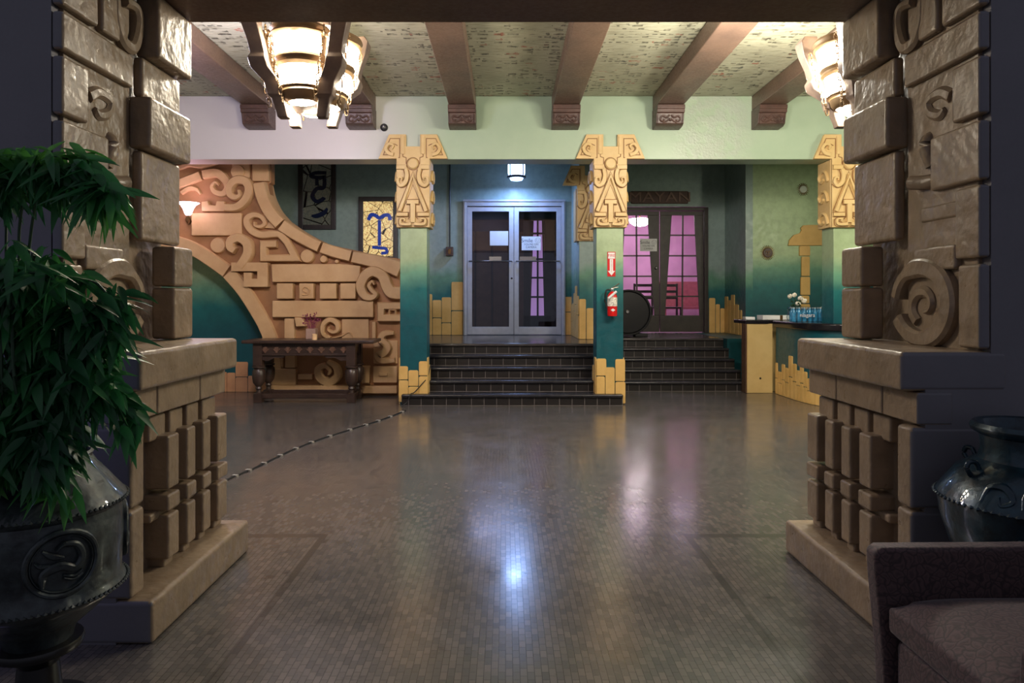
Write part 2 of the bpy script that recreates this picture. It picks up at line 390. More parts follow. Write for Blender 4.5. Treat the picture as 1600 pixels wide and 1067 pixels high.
def thing(name, label, cat, loc=(0, 0, 0), group=None):
    o = bpy.data.objects.new(name, None); COL.objects.link(o); o.location = loc; o['_loc'] = tuple(loc)
    o.empty_display_size = .1
    o['label'] = label; o['category'] = cat
    if group: o['group'] = group
    return o
def tag(o, label, cat, group=None, kind=None):
    o['label'] = label; o['category'] = cat
    if group: o['group'] = group
    if kind: o['kind'] = kind
    return o
def struct(o): o['kind'] = 'structure'; return o
def sroot(name, loc=(0, 0, 0)):
    o = bpy.data.objects.new(name, None); COL.objects.link(o); o.location = loc; o['_loc'] = tuple(loc); o['kind'] = 'structure'; return o
def copy_tree(o, parent=None, dx=0, dy=0, dz=0):
    c = o.copy(); COL.objects.link(c)
    if parent is not None: c.parent = parent
    else: c.location = (o.location[0] + dx, o.location[1] + dy, o.location[2] + dz)
    for ch in list(o.children): copy_tree(ch, c)
    return c
def box(name, m, x0, x1, y0, y1, z0, z1, parent=None, bevel=0, seg=2):
    return MB().box(x0, x1, y0, y1, z0, z1).build(name, m, parent, bevel, seg)
def text(name, s, size, loc, m, parent, ext=.002, align='CENTER', sx=1, rz=0):
    cu = bpy.data.curves.new(name, 'FONT'); cu.body = s; cu.size = size; cu.extrude = ext; cu.align_x = align; cu.align_y = 'CENTER'
    cu.materials.append(m)
    tmp = bpy.data.objects.new(name, cu); me = bpy.data.meshes.new_from_object(tmp); bpy.data.objects.remove(tmp)
    o = bpy.data.objects.new(name, me); COL.objects.link(o); o.rotation_euler = (PI / 2, 0, rz); o.scale = (sx, 1, 1)
    if parent is not None:
        o.parent = parent; pl = parent['_loc'] if '_loc' in parent else (0, 0, 0)
        o.location = tuple(a - b for a, b in zip(loc, pl))
    else: o.location = loc
    return o
def front(D): return lambda u, v, h: (u, D - h, v)           # faces the camera
def sideR(X): return lambda u, v, h: (X - h, u, v)            # faces -x
def sideL(X): return lambda u, v, h: (X + h, u, v)            # faces +x

# ------------------------------------------------------------------ the room
struct(box('floor', M['floor'], -9, 9, -3, 14.5, -.1, 0))
struct(box('ceiling', M['ceiling'], -6.2, 6.8, 3.73, 14.4, 4.085, 4.2))
struct(box('wall_lobby_left', M['wall_plain'], -6.2, -6.0, 3.74, 14.4, 0, 4.085))
struct(box('wall_lobby_right', M['wall_plain'], 6.6, 6.8, 3.74, 14.4, 0, 4.085))
# near wall with the wide opening: left, right and above
fw = MB().box(-6.2, -1.83, 2.75, 2.80, 0, 4.2).box(-6.2, -1.905, 2.80, 3.73, 0, 4.2).box(-1.83, -1.57, 2.75, 2.79, 0, 1.17); struct(fw.build('wall_left', M['near_wall']))
fw = MB().box(1.955, 6.8, 2.75, 2.80, 0, 4.2).box(2.03, 6.8, 2.80, 3.73, 0, 4.2).box(1.69, 1.955, 2.75, 2.79, 0, 1.17); struct(fw.build('wall_right', M['near_wall']))
struct(box('trim_1', M['soffit'], -1.86, 2.0, 2.78, 3.73, 2.905, 4.2))
# frieze above the columns
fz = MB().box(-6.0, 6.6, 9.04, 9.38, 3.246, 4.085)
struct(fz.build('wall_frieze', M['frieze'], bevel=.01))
# rear walls
rw = MB().box(-6.0, -.77, 12.46, 12.6, 0, 4.085).box(1.09, 1.25, 12.46, 12.6, 0, 4.085).box(-.77, 1.09, 12.46, 12.6, 3.19, 4.085).box(-.77, 1.09, 12.46, 12.6, 0, .742)
struct(rw.build('wall_rear_left', M['ombre_wall']))
mw = MB().box(3.94, 4.27, 13.3, 13.45, 0, 4.085).box(1.56, 3.94, 13.3, 13.45, 3.2, 4.085).box(1.56, 2.07, 13.3, 13.45, 0, 4.085).box(2.07, 3.94, 13.3, 13.45, 0, .742)
struct(mw.build('wall_rear_middle', M['ombre_wall']))
struct(box('wall_side', M['ombre_wall'], 4.27, 4.4, 12.15, 13.45, 0, 4.085))
rr_ = MB().box(4.4, 5.93, 12.15, 12.3, 0, 4.085).box(6.5, 6.6, 12.15, 12.3, 0, 4.085).box(5.93, 6.5, 12.15, 12.3, 2.34, 4.085)
struct(rr_.build('wall_rear_right', M['ombre_right']))

# ------------------------------------------------------------------ carved pillars of the opening
def pillar(side):
    R = side == 'right'
    fx = (lambda x: x) if R else (lambda x: -(x - .125))
    root = thing('carved_pillar',
                 'tan carved block pillar on the right, behind the armchair and the teal urn' if R else
                 'tan carved block pillar on the left, behind the leafy potted plant', 'pillar', (1.9 if R else -1.78, 3.24, 0))
    def blk(name, xf, y0, y1, z0, z1, bev=.014, xb=1.953, m='pillar', lab=None):
        a, b = fx(xf), fx(xb)
        y0 = 2.746 if y0 < 2.765 else y0
        o = MB().box(min(a, b), max(a, b), y0, y1, z0, z1).build(name, [M[m], M['near_wall']], root, bev, 3)
        if y0 == 2.746: o.data.polygons[2].material_index = 1      # flush front end coloured wall grey, as the tan looks unlit
        return o
    # recessed core
    blk('core', 1.938, 2.80, 3.29, 1.17, 2.904, .004, 2.08, 'pillar'); blk('core', 2.0, 3.25, 3.72, 1.17, 2.904, .004, 2.08, 'pillar')
    blk('core', 1.75, 2.80, 3.72, .15, 1.02, .004, 2.08, 'pillar')
    # pedestal
    blk('cap_slab', 1.59, 2.746, 3.735, 1.02, 1.18, .02, 2.02)
    blk('plinth', 1.545, 2.74, 3.78, .0, .175, .02, 2.02)
    for y0, y1 in ((2.75, 3.0), (3.008, 3.42), (3.428, 3.73)):
        blk('course_brick', 1.655, y0, y1, .885, 1.015, .01, 1.80)
    for z0, z1 in ((.545, .875), (.18, .535)): blk('pier_block', 1.63, 2.74, 2.85, z0, z1, .018)
    for y0, y1 in ((3.07, 3.185), (3.255, 3.355), (3.425, 3.525), (3.6, 3.73)):
        yo = y0 + .01
        blk('stepped_block', 1.70, y0 - .05, y1 - .02, .755, .87, .012)
        blk('stepped_block', 1.645, yo, y1, .53, .775, .013)
        blk('stepped_block', 1.64, yo - .01, y1, .435, .51, .013)
        blk('stepped_block', 1.69, y0 - .06, y1 - .03, .40, .44, .012)
        blk('stepped_block', 1.645, yo, y1, .215, .415, .013)
        blk('stepped_block', 1.675, y0 + .03, y1 + .0, .17, .235, .012)
    # quoin blocks at the far edge
    for xf, y0, z0, z1 in ((1.835, 3.37, 2.585, 2.9), (1.90, 3.34, 2.385, 2.58), (1.84, 3.30, 2.125, 2.375),
                           (1.90, 3.33, 1.68, 2.12), (1.83, 3.52, 1.458, 1.665), (1.83, 3.52, 1.185, 1.452)):
        blk('quoin_block', xf, y0, 3.73, z0, z1, .018)
    # near blocks with grooves between
    XR = 1.905
    blk('face_block', XR, 2.74, 2.99, 2.58, 2.9)
    blk('face_block', XR, 2.74, 3.27, 2.40, 2.555)
    blk('face_block', XR, 3.02, 3.16, 2.58, 2.9)
    blk('face_block', XR, 2.74, 2.92, 2.14, 2.375)
    blk('face_block', XR, 2.74, 3.07, 1.875, 2.115)
    blk('face_block', XR, 2.74, 2.90, 1.56, 1.855)
    blk('face_block', XR, 2.74, 2.88, 1.19, 1.535)
    blk('face_block', 1.93, 2.90, 3.18, 1.745, 1.815)
    blk('face_block', 1.95, 2.92, 3.14, 1.66, 1.70)
    blk('face_block', XR, 2.90, 3.19, 1.52, 1.625)
    MM = (lambda u, v, h: (XR - h, u, v)) if R else (lambda u, v, h: (-(XR - h - .125), u, v))
    def scroll(name, pts, w, h1=0.0, h0=-.11, sm=6):
        return MB().band(pts, w, MM, h0, h1, .014, sm).build(name, M['pillar'], root)
    # ring at the top
    sc = 2.5
    scroll('scroll', [c2(590, 5), c2(545, 30), c2(528, 90), c2(540, 170), c2(560, 200), c2(600, 170), c2(628, 90), c2(632, 10), c2(640, -60)], [.05, .05, .055, .06, .06, .06, .05, .05, .05], .004)
    # curl between quoin and face block
    scroll('scroll', [c2(735, 400), c2(700, 385), c2(665, 400), c2(640, 430), c2(650, 470), c2(690, 480), c2(712, 455)], [.06, .055, .05, .05, .05, .05, .03], -.015)
    MB().tube([(fx(1.99), *c2(640, 560)), (fx(1.93), *c2(640, 600)), (fx(1.95), *c2(650, 690))], .035, 10, sm=5).build('scroll', M['pillar'], root)
    MB().tube([(fx(1.90), *c2(600, 762)), (fx(1.93), *c2(640, 760)), (fx(1.96), *c2(690, 740))], .034, 10, sm=5).build('knob', M['pillar'], root)
    # big spiral above the slab
    C0 = c3(640, 330)
    ring = []
    for k in range(16):
        a = math.radians(10 + k * 21.5)
        ring.append((C0[0] + .02 + .20 * math.cos(a), C0[1] + .165 * math.sin(a)))
    scroll('scroll', ring, [.06] * 3 + [.09] * 9 + [.075] * 4, .01)
    inner = []
    for k in range(12):
        a = math.radians(-60 + k * 30); rr = .105 * (1 - k * .06)
        inner.append((C0[0] + .02 + rr * math.cos(a), C0[1] - .01 + rr * .85 * math.sin(a)))
    scroll('scroll', inner, [.055] * 6 + [.046, .04, .034, .028, .022, .018], -.012)
    return root
pillar('left'); pillar('right')

# ------------------------------------------------------------------ ceiling beams with carved corbels
bx0 = [-3.39, -2.06, -.735, .61, 1.945, 3.255, 4.58]
bl = ['ceiling beam left of the lit lantern, its corbel farthest left', 'ceiling beam behind the left lantern, second corbel from the left',
      'ceiling beam above the left carved column, third corbel from the left', 'ceiling beam right of centre, fourth corbel from the left',
      'ceiling beam right of the second column, fifth corbel from the left', 'ceiling beam ending just left of the right lantern',
      'ceiling beam mostly hidden behind the right pillar']
for x, lab in zip(bx0, bl):
    t = thing('ceiling_beam', 'dark stained ' + lab, 'beam', (x + .17, 9.0, 3.9), 'ceiling beams of the lobby')
    MB().box(x, x + .345, 3.735, 9.035, 3.89, 4.08).build('timber', M['beam'], t, .012, 2)
    c = MB()
    prof = [(8.72, 3.885), (8.72, 3.835), (8.735, 3.83), (8.735, 3.79), (8.765, 3.785), (8.80, 3.66), (8.86, 3.635), (9.035, 3.63), (9.035, 3.885)]
    c.prism(prof, lambda u, v, h: (x + h, u, v), -.005, .35)
    cb = c.build('corbel', M['corbel'], t, .006, 2)
    g = MB()
    fm = lambda u, v, h: (u, 8.765 + (3.785 - v) * .28 - h, v)
    cxm = x + .1725
    for sgn in (-1, 1):
        g.band([(cxm + sgn * .01, 3.76), (cxm + sgn * .05, 3.73), (cxm + sgn * .1, 3.75), (cxm + sgn * .13, 3.71), (cxm + sgn * .1, 3.685), (cxm + sgn * .075, 3.705)], .024, fm, -.01, .014)
        g.band([(cxm + sgn * .015, 3.72), (cxm + sgn * .04, 3.69), (cxm + sgn * .09, 3.67)], .02, fm, -.01, .012)
        g.band([(cxm + sgn * .16, 3.775), (cxm + sgn * .16, 3.665)], .014, fm, -.01, .012, smooth=0)
    g.disc((cxm, 3.705), .02, fm, -.01, .018)
    g.build('leaf_carving', M['corbel'], cb)

# ------------------------------------------------------------------ columns
def capital_mesh(root, cx, D, hp=.05, k=1 / 3.9525 / 118, wl=True, wr=True, mat='capital'):
    def Q(dx, y): return (cx + dx * k, 3.246 + (268 - y) * k)
    mp = front(D)
    out = [(-102, 268)]
    if wl: out += [(-213, 268), (-148, 118), (-43, 118), (-43, 192)]
    else: out += [(-102, 192)]
    if wr: out += [(43, 192), (43, 118), (148, 118), (213, 268)]
    else: out += [(102, 192)]
    out += [(102, 268), (102, 690), (-102, 690)]
    o = MB().prism([Q(*p) for p in out], mp, -.02, hp).build('capital_panel', M[mat], root, .006)
    hs = hp
    lines = MB(); w = 4.6 * k
    def line(pts, sm=6, ww=1): lines.band([Q(*p) for p in pts], w * ww, mp, hs - .01, hs + .0035, .001, sm)
    r = MB()
    def rb(pts, wd, sm=6, h=.034): r.band([Q(*p) for p in pts], wd * k if not isinstance(wd, list) else [q * k for q in wd], mp, hs - .005, hs + h, .005, sm)
    r.disc(Q(0, 300), 34 * k, mp, hs - .005, hs + .034)
    line([(38 * math.cos(2 * PI * a / 16), 300 + 38 * math.sin(2 * PI * a / 16)) for a in range(17)])
    rb([(-82, 592), (0, 375), (82, 592)], 24, 0)
    line([(-99, 592), (0, 345), (99, 592)], 0); line([(-66, 592), (0, 428), (66, 592)], 0)
    rb([(0, 545), (0, 660)], 30, 0); rb([(-36, 535), (36, 535)], 26, 0)
    line([(-38, 518), (38, 518), (38, 552), (18, 552), (18, 625), (32, 640)], 0); line([(-38, 518), (-38, 552), (-18, 552), (-18, 625), (-32, 640)], 0)
    for s in (-1, 1):
        rb([(s * 98, 612), (s * 30, 612)], 22, 0); line([(s * 100, 626), (s * 26, 626), (s * 26, 598), (s * 100, 598)], 0)
        rb([(s * 10, 668), (s * 40, 672), (s * 72, 668), (s * 74, 640), (s * 50, 640), (s * 52, 655)], [20, 18, 16, 14, 12, 8])
        line([(s * 8, 655), (s * 30, 662), (s * 60, 655), (s * 66, 645)], 6); line([(s * 4, 684), (s * 40, 686), (s * 82, 680), (s * 88, 645), (s * 64, 628), (s * 42, 640)])
        rb([(s * 44, 330), (s * 36, 370), (s * 46, 415), (s * 74, 434), (s * 92, 412), (s * 86, 386), (s * 68, 388), (s * 68, 404)], [20, 24, 26, 22, 18, 14, 10, 6])
        line([(s * 26, 335), (s * 22, 372), (s * 32, 425), (s * 70, 448), (s * 104, 425)]); line([(s * 60, 335), (s * 50, 370), (s * 58, 400)])
        rb([(s * 100, 322), (s * 40, 322)], 26, 0); line([(s * 100, 308), (s * 46, 308)], 0); line([(s * 70, 308), (s * 70, 335), (s * 38, 335)], 0)
    for s, on in ((-1, wl), (1, wr)):
        if on:
            rb([(s * 118, 245), (s * 150, 235), (s * 165, 205), (s * 145, 180), (s * 120, 190), (s * 128, 212)], [24, 22, 20, 18, 14, 8])
            line([(s * 90, 262), (s * 82, 262), (s * 82, 145), (s * 140, 145), (s * 182, 245), (s * 116, 245)], 0)
            line([(s * 130, 232), (s * 150, 210), (s * 138, 190), (s * 118, 178), (s * 95, 188)])
            line([(s * 62, 140), (s * 62, 255), (s * 42, 262), (s * 42, 300)], 0)
            r.band([Q(s * 62, 130), Q(s * 62, 240)], 24 * k, mp, hs - .005, hs + .012, .004, 0)
    r.build('carving', M[mat], root); lines.build('carved_outline', M['capital_line'], root)

def rbox(mb, u0, u1, v0, v1, mp, h0=-.004, h1=.014, r=.02, full=False):    # rounded painted stone, slightly raised
    pts = []
    for (cx, cy, a) in ((u1 - r, v1 - r, 0), (u0 + r, v1 - r, 90), (u0 + r * .4, v0 + r * .4, 180), (u1 - r * .4, v0 + r * .4, 270)):
        rr = r if a < 180 else r * .4
        for q in (0, 45, 90):
            an = math.radians(a + q); pts.append((cx + rr * math.cos(an), cy + rr * math.sin(an)))
    mb.prism(pts, mp, h0, h1)

def column(cx, label, stones, side_stones=()):
    D = 9.04; root = thing('carved_column', label, 'column', (cx, 9.2, 0))
    MB().box(cx - .178, cx + .178, D + .002, 9.378, 0, 3.24).build('shaft', M['ombre'], root, .008)
    cap = MB().box(cx - .225, cx + .225, D - .004, 9.40, 2.348, 3.243).build('capital', M['capital'], root, .008)
    capital_mesh(cap, cx, D, .045)
    # carving on the flanks of the capital
    for sgn, mp in ((-1, lambda u, v, h: (cx - .225 - h, u, v)), (1, lambda u, v, h: (cx + .225 + h, u, v))):
        g = MB()
        for z in (2.45, 2.75, 3.02):
            g.band([(9.08, z - .06), (9.14, z + .06), (9.25, z + .09), (9.34, z + .02), (9.28, z - .05), (9.2, z - .02)], .04, mp, -.01, .03)
        g.build('side_carving', M['capital'], cap)
    m = MB(); mp = front(D)
    for a, b, c, d in stones: rbox(m, a, b, c, d, mp)
    m.build('painted_stones', M['stone_paint'], root, .004)
    for side in (-1, 1):
        m = MB(); q = (lambda u, v, h: (cx - .178 - h, u, v)) if side < 0 else (lambda u, v, h: (cx + .178 + h, u, v))
        rbox(m, 9.05, 9.2, .0, .62, q); rbox(m, 9.21, 9.37, 0, .5, q)
        m.build('painted_stones', M['stone_paint'], root, .004)
    return root
def c7(cx, cy, D=9.04): return P(600 + cx / 3.9525, 400 + cy / 3.9525, D)
def st7(lst):
    out = []
    for (x0, y0, x1, y1) in lst:
        a = c7(x0, y0); b = c7(x1, y1); out.append((a[0], b[0], max(b[1], .005), a[1]))
    return out
column(-1.22, 'carved ochre-capped green and teal column left of the central steps',
       st7([(92, 680, 148, 762), (92, 767, 150, 900), (152, 705, 212, 802), (152, 806, 215, 900), (216, 650, 270, 737), (216, 742, 271, 900)]))
column(1.381, 'carved ochre-capped column holding the fire extinguisher',
       st7([(1312, 633, 1372, 738), (1312, 743, 1364, 900), (1367, 687, 1424, 850), (1366, 852, 1424, 920), (1428, 636, 1488, 772), (1428, 777, 1490, 910)]))
column(4.52, 'carved ochre-capped column by the counter, partly behind the right pillar', [(4.34, 4.46, .005, .5), (4.47, 4.58, .005, .42), (4.59, 4.69, .005, .52)])
# inner pilaster behind the second column
root = thing('carved_pilaster', 'shaded carved pilaster behind the fire extinguisher column', 'column', (1.38, 11.8, 0))
MB().box(1.2, 1.56, 11.15, 12.45, .742, 4.08).build('shaft', M['ombre_wall'], root, .008)
capital_mesh(root, 1.381, 11.15, .05, wr=False)
MB().box(1.144, 1.2, 11.16, 11.5, 2.348, 3.2).build('capital_block', M['capital'], root, .008)
m = MB(); q = lambda u, v, h: (1.2 - h, u, v)
for a, b, z in ((11.17, 11.42, 1.45), (11.43, 11.7, 1.62), (11.71, 11.95, 1.5), (11.96, 12.2, 1.32), (12.21, 12.45, 1.3)):
    rbox(m, a, b, .745, z - .32, q); rbox(m, a, b, z - .31, z, q)
for a, b, z in ((1.2, 1.31, 1.4), (1.32, 1.44, 1.25), (1.45, 1.56, 1.42)): rbox(m, a, b, .745, z, front(11.15))
m.build('painted_stones', M['stone_paint'], root, .004)

# ------------------------------------------------------------------ steps
def stairs(name, label, boxes, x0, D0):
    t = thing(name, label, 'steps', (x0, D0, 0)); rise = .1484
    for k, bs in enumerate(boxes):
        r = MB(); tr = MB()
        for (a, b, d0, d1, front_) in bs:
            z1 = (k + 1) * rise
            r.box(a, b, d0 + (.03 if front_ else 0), d1, max(0, k * rise - .15), z1 - .04)
            tr.box(a, b, d0, d1, z1 - .045, z1)
        r.build('step', M['riser'], t); tr.build('tread' if k < 4 else 'landing', M['tread'] if k < 4 else M['landing'], t, .018, 4)
    return t
B_ = [[(-1.365, 1.54, 8.93, 9.034, 1), (-1.036, 1.198, 9.034, 9.22, 0)]]
for k in (1, 2, 3):
    d0 = 8.93 + .28 * k; d1 = d0 + .29
    B_.append([(-1.036, 1.198, d0, min(d1, 9.385), 1)] + ([(-1.37, 1.55, 9.385, d1, 0)] if k == 1 else []) if k == 1 else [(-1.37, 1.55, d0, d1, 1)])
B_.append([(-1.37, 1.55, 10.05, 10.2, 1), (-1.75, 1.55, 10.2, 12.455, 0)])
M_ = [[(1.56, 3.66, 10.33 + .28 * k, (10.63 + .28 * k) if k < 4 else 13.295, 1)] for k in range(5)]
stairs('stone_steps', 'black tiled central steps with blue sheen leading to the glass doors', B_, 0, 8.93)
stairs('stone_steps', 'dim black tiled steps leading to the lattice theatre doors', M_, 2.6, 10.33)
struct(box('trim_2', M['ombre_wall'], 3.67, 4.27, 11.3, 13.3, 0, .742))
m = MB()
for x0, x1, z in ((3.96, 4.08, 1.42), (4.09, 4.17, 1.3), (4.18, 4.26, 1.22)): rbox(m, x0, x1, .745, z, front(13.3))
q = lambda u, v, h: (4.27 - h, u, v)
for a, b, z in ((13.1, 13.28, 1.45), (12.92, 13.09, 1.38), (12.72, 12.91, 1.48), (12.5, 12.7, 1.3), (12.33, 12.48, 1.2), (12.17, 12.31, 1.05)): rbox(m, a, b, .745, z, q)
struct(m.build('trim_4', M['stone_paint'], bevel=.004))
m = MB()
def st12(lst, D):
    for (x0, y0, x1, y1) in lst:
        a = c7(x0, y0, D); b = c7(x1, y1, D); rbox(m, a[0], b[0], max(b[1], .745), a[1], front(D))
st12([(230, 235, 298, 490), (301, 272, 354, 380), (301, 384, 354, 490), (357, 255, 414, 410), (357, 414, 414, 490), (417, 160, 489, 335), (417, 340, 489, 490),
      (1113, 252, 1166, 344), (1113, 348, 1166, 490), (1168, 310, 1200, 415)], 12.46)
struct(m.build('trim_5', M['stone_paint'], bevel=.004))

# ------------------------------------------------------------------ glass entrance doors
D = 12.46
door = sroot('door_1', (.16, D, .742))
def px(x0, y0, x1, y1, D):
    a = P(x0, y0, D); b = P(x1, y1, D); return a[0], b[0], b[1], a[1]
fr = MB()
X0, X1, Z0, Z1 = px(724, 314, 883, 523.5, D); Z0 = .744
fr.box(X0, X0 + .07, D - .06, D + .1, Z0, Z1).box(X1 - .07, X1, D - .06, D + .1, Z0, Z1).box(X0 + .07, X1 - .07, D - .06, D + .1, Z1 - .1, Z1)
fr.box(X0 + .02, X0 + .04, D - .075, D - .055, Z0, Z1 - .02).box(X1 - .04, X1 - .02, D - .075, D - .055, Z0, Z1 - .02).box(X0, X1, D - .085, D - .05, Z1 - .02, Z1 + .015)
fr.build('door_frame', M['aluminium'], door, .004)
mid = P(803, 0, D)[0]
for i, (a, b) in enumerate(((X0 + .075, mid - .004), (mid + .004, X1 - .075))):
    lf = MB(); st = .085
    lf.box(a, a + st, D - .03, D + .015, Z0 + .01, Z1 - .11).box(b - st, b, D - .03, D + .015, Z0 + .01, Z1 - .11)
    lf.box(a + st, b - st, D - .03, D + .015, Z1 - .11 - st, Z1 - .11).box(a + st, b - st, D - .03, D + .015, Z0 + .01, Z0 + .15)
    leaf = lf.build('door_leaf', M['aluminium'], door, .003)
    MB().box(a + st, b - st, D - .012, D - .004, Z0 + .15, Z1 - .11 - st).build('glass_pane', M['glass'], leaf)
    zb = P(0, 408.5, D)[1]
    hb = MB().tube([(a + .03, D - .03, zb), (a + .03, D - .09, zb), (b - .03, D - .09, zb), (b - .03, D - .03, zb)], .012, 8)
    hb.box(a + .4 if i == 0 else a + .1, a + .62 if i == 0 else a + .4, D - .075, D - .035, zb + .005, zb + .085)
    hb.build('push_bar', M['chrome'], leaf)
hl = MB(); cz = P(799.5, 435, D); hl.disc((cz[0], cz[1]), .018, front(D - .03), 0, .012); hl.build('lock', M['black'], door)
def sheet(name, x0, y0, x1, y1, D, label, lines=None, tilt=0):
    a, b, c, d = px(x0, y0, x1, y1, D)
    o = MB().prism([(a, c), (b, c + tilt), (b, d + tilt), (a, d)], front(D), 0, .002).build(name, M['white']); tag(o, label, 'sign')
    if lines:
        for s, f, sz in lines:
            text('lettering', s, sz, ((a + b) / 2, D - .003, c + (d - c) * f), M['white_print'], o, .0005)
    return o
sheet('paper_notice', 765.5, 361, 794, 383.5, D - .013, 'blank white paper on the left glass door leaf')
sheet('paper_notice', 815, 369.5, 845, 391, D - .013, 'white paper on the right glass door reading Smile', [('Smile \u263A', .7, .1), ("YOU'RE ON", .42, .05), ('CAMERA', .22, .05)])
# room beyond the glass doors
struct(MB().box(-2.2, 1.28, 16.2, 16.3, .6, 3.9).box(-2.3, -2.2, 12.6, 16.3, .6, 3.9).box(1.25, 1.35, 12.6, 16.3, .6, 3.9).box(-2.3, 1.35, 12.6, 16.3, 3.6, 3.7).build('wall_vestibule', M['dark_wood']))
struct(box('floor_vestibule', M['landing'], -2.3, 1.3, 12.6, 16.3, .62, .742))
# lit lattice window beyond the glass
win = sroot('window_3', (.75, 15.0, .9))
def lattice(root, quads, D, rows, barw=.035, mat='dark_wood'):
    pass
gl = M['pv'] = glow('purple lit glass', srgb(186, 142, 200), .6)
Dw = 14.6
tl = P(834, 345, Dw); tr_ = P(846.5, 345, Dw); bl_ = P(829, 493, Dw); br_ = P(850, 493, Dw)
MB().prism([(bl_[0], bl_[1]), (br_[0], br_[1]), (tr_[0], tr_[1]), (tl[0], tl[1])], front(Dw), 0, .02).build('pane', gl, win)
b_ = MB()
for yy in (365, 405, 434, 464): z = P(0, yy, Dw)[1]; b_.box(bl_[0] - .02, br_[0] + .02, Dw - .05, Dw - .02, z - .02, z + .02)
xm = P(840, 0, Dw)[0]; b_.box(xm - .02, xm + .02, Dw - .05, Dw - .02, bl_[1], tl[1])
b_.box(bl_[0] - .15, bl_[0] - .01, Dw - .03, Dw + .03, .75, 3.3).box(br_[0] + .01, br_[0] + .15, Dw - .03, Dw + .03, .75, 3.3).box(bl_[0] - .15, br_[0] + .15, Dw - .03, Dw + .03, tl[1], 3.3).box(bl_[0] - .15, br_[0] + .15, Dw - .03, Dw + .03, .75, bl_[1])
b_.build('muntins', M['dark_wood'], win)
pn = MB()
for k in range(7): pn.box(-1.9 + k * .4, -1.9 + k * .4 + .36, 16.15, 16.2, .75, 3.0)
struct(pn.build('trim_6', M['brown_door'], bevel=.01))

# ------------------------------------------------------------------ theatre doors with lattice windows
D = 13.3
def c8(cx, cy, D=13.3): return P(960 + cx / 4.1026, 220 + cy / 4.1026, D)
door2 = sroot('door_2', (3.0, D, .742))
cxm = P(1030.7, 0, D)[0]; zt = P(0, 324.5, D)[1]
fr = MB().box(2.075, 2.15, D - .05, D + .12, .744, zt).box(3.86, 3.935, D - .05, D + .12, .744, zt).box(2.15, 3.86, D - .05, D + .12, zt - .06, zt)
fr.build('door_frame', M['dark_wood'], door2, .006)
yr = [336.5, 367.5, 399.6, 431.6, 463, 492.6]
for sgn in (-1, 1):
    def W(t, u):      # t 0 top..1 bottom ; u 0 inner .. 1 outer
        inner = cxm + sgn * (.235 + (.105 - .235) * t); outer = cxm + sgn * (.672 + (.775 - .672) * t)
        return inner + (outer - inner) * u
    ztop, zbot = P(0, yr[0], D)[1], P(0, yr[-1], D)[1]
    xin, xout = cxm + sgn * .006, cxm + sgn * .855
    L = MB(); mp = front(D)
    L.prism([(xin, .76), (xout, .76), (xout, zbot), (xin, zbot)], mp, -.03, .01)
    L.prism([(xin, ztop), (xout, ztop), (xout, zt - .07), (xin, zt - .07)], mp, -.03, .01)
    L.prism([(xin, zbot), (W(1, 0), zbot), (W(0, 0), ztop), (xin, ztop)], mp, -.03, .01)
    L.prism([(W(1, 1), zbot), (xout, zbot), (xout, ztop), (W(0, 1), ztop)], mp, -.03, .01)
    leaf = L.build('door_leaf', M['dark_wood'], door2, .004)
    B = MB()
    for yy in yr[1:-1]:
        z = P(0, yy, D)[1]; t = (ztop - z) / (ztop - zbot)
        B.prism([(W(t, 0), z - .014), (W(t, 1), z - .014), (W(t, 1), z + .014), (W(t, 0), z + .014)], mp, -.02, .004)
    B.prism([(W(1, .5) - .014, zbot), (W(1, .5) + .014, zbot), (W(0, .5) + .014, ztop), (W(0, .5) - .014, ztop)], mp, -.02, .004)
    B.build('muntins', M['dark_wood'], leaf)
    G = MB().prism([(W(1, 0), zbot), (W(1, 1), zbot), (W(0, 1), ztop), (W(0, 0), ztop)], mp, -.012, -.008).build('glass_pane', M['pane'], leaf)
kn = MB(); kz = c8(265, 815); kn.disc(kz, .03, front(D - .01), 0, .05, .015); kn.build('door_knob', M['chrome'], door2)
a, b, c, d = px(1000, 373, 1026.5, 392.5, D - .013)
o = MB().prism([(a, c), (b, c), (b, d), (a, d)], front(D - .013), 0, .002).build('paper_notice', M['white']); tag(o, 'white paper taped on the lattice theatre door reading Smile', 'sign')
for s, f, sz in (('Smile \u263A', .7, .09), ("YOU'RE ON", .42, .045), ('CAMERA', .2, .045)):
    text('lettering', s, sz, ((a + b) / 2, D - .016, c + (d - c) * f), M['white_print'], o, .0005)
# sign above
a, b, c, d = px(985.6, 299, 1074.6, 318.5, D)
sg = thing('mayan_sign', 'dark brown wooden sign reading MAYAN above the theatre doors', 'sign', ((a + b) / 2, D - .02, (c + d) / 2))
sg.name = 'theatre_sign'
MB().box(a, b, D - .04, D - .002, c, d).build('board', simple('dark walnut board', srgb(78, 52, 42), .5), sg, .015)
text('lettering', 'MAYAN', .27, ((a + b) / 2, D - .045, (c + d) / 2 - .005), simple('worn grey letter paint', srgb(120, 92, 78), .5), sg, .012, sx=1.3)
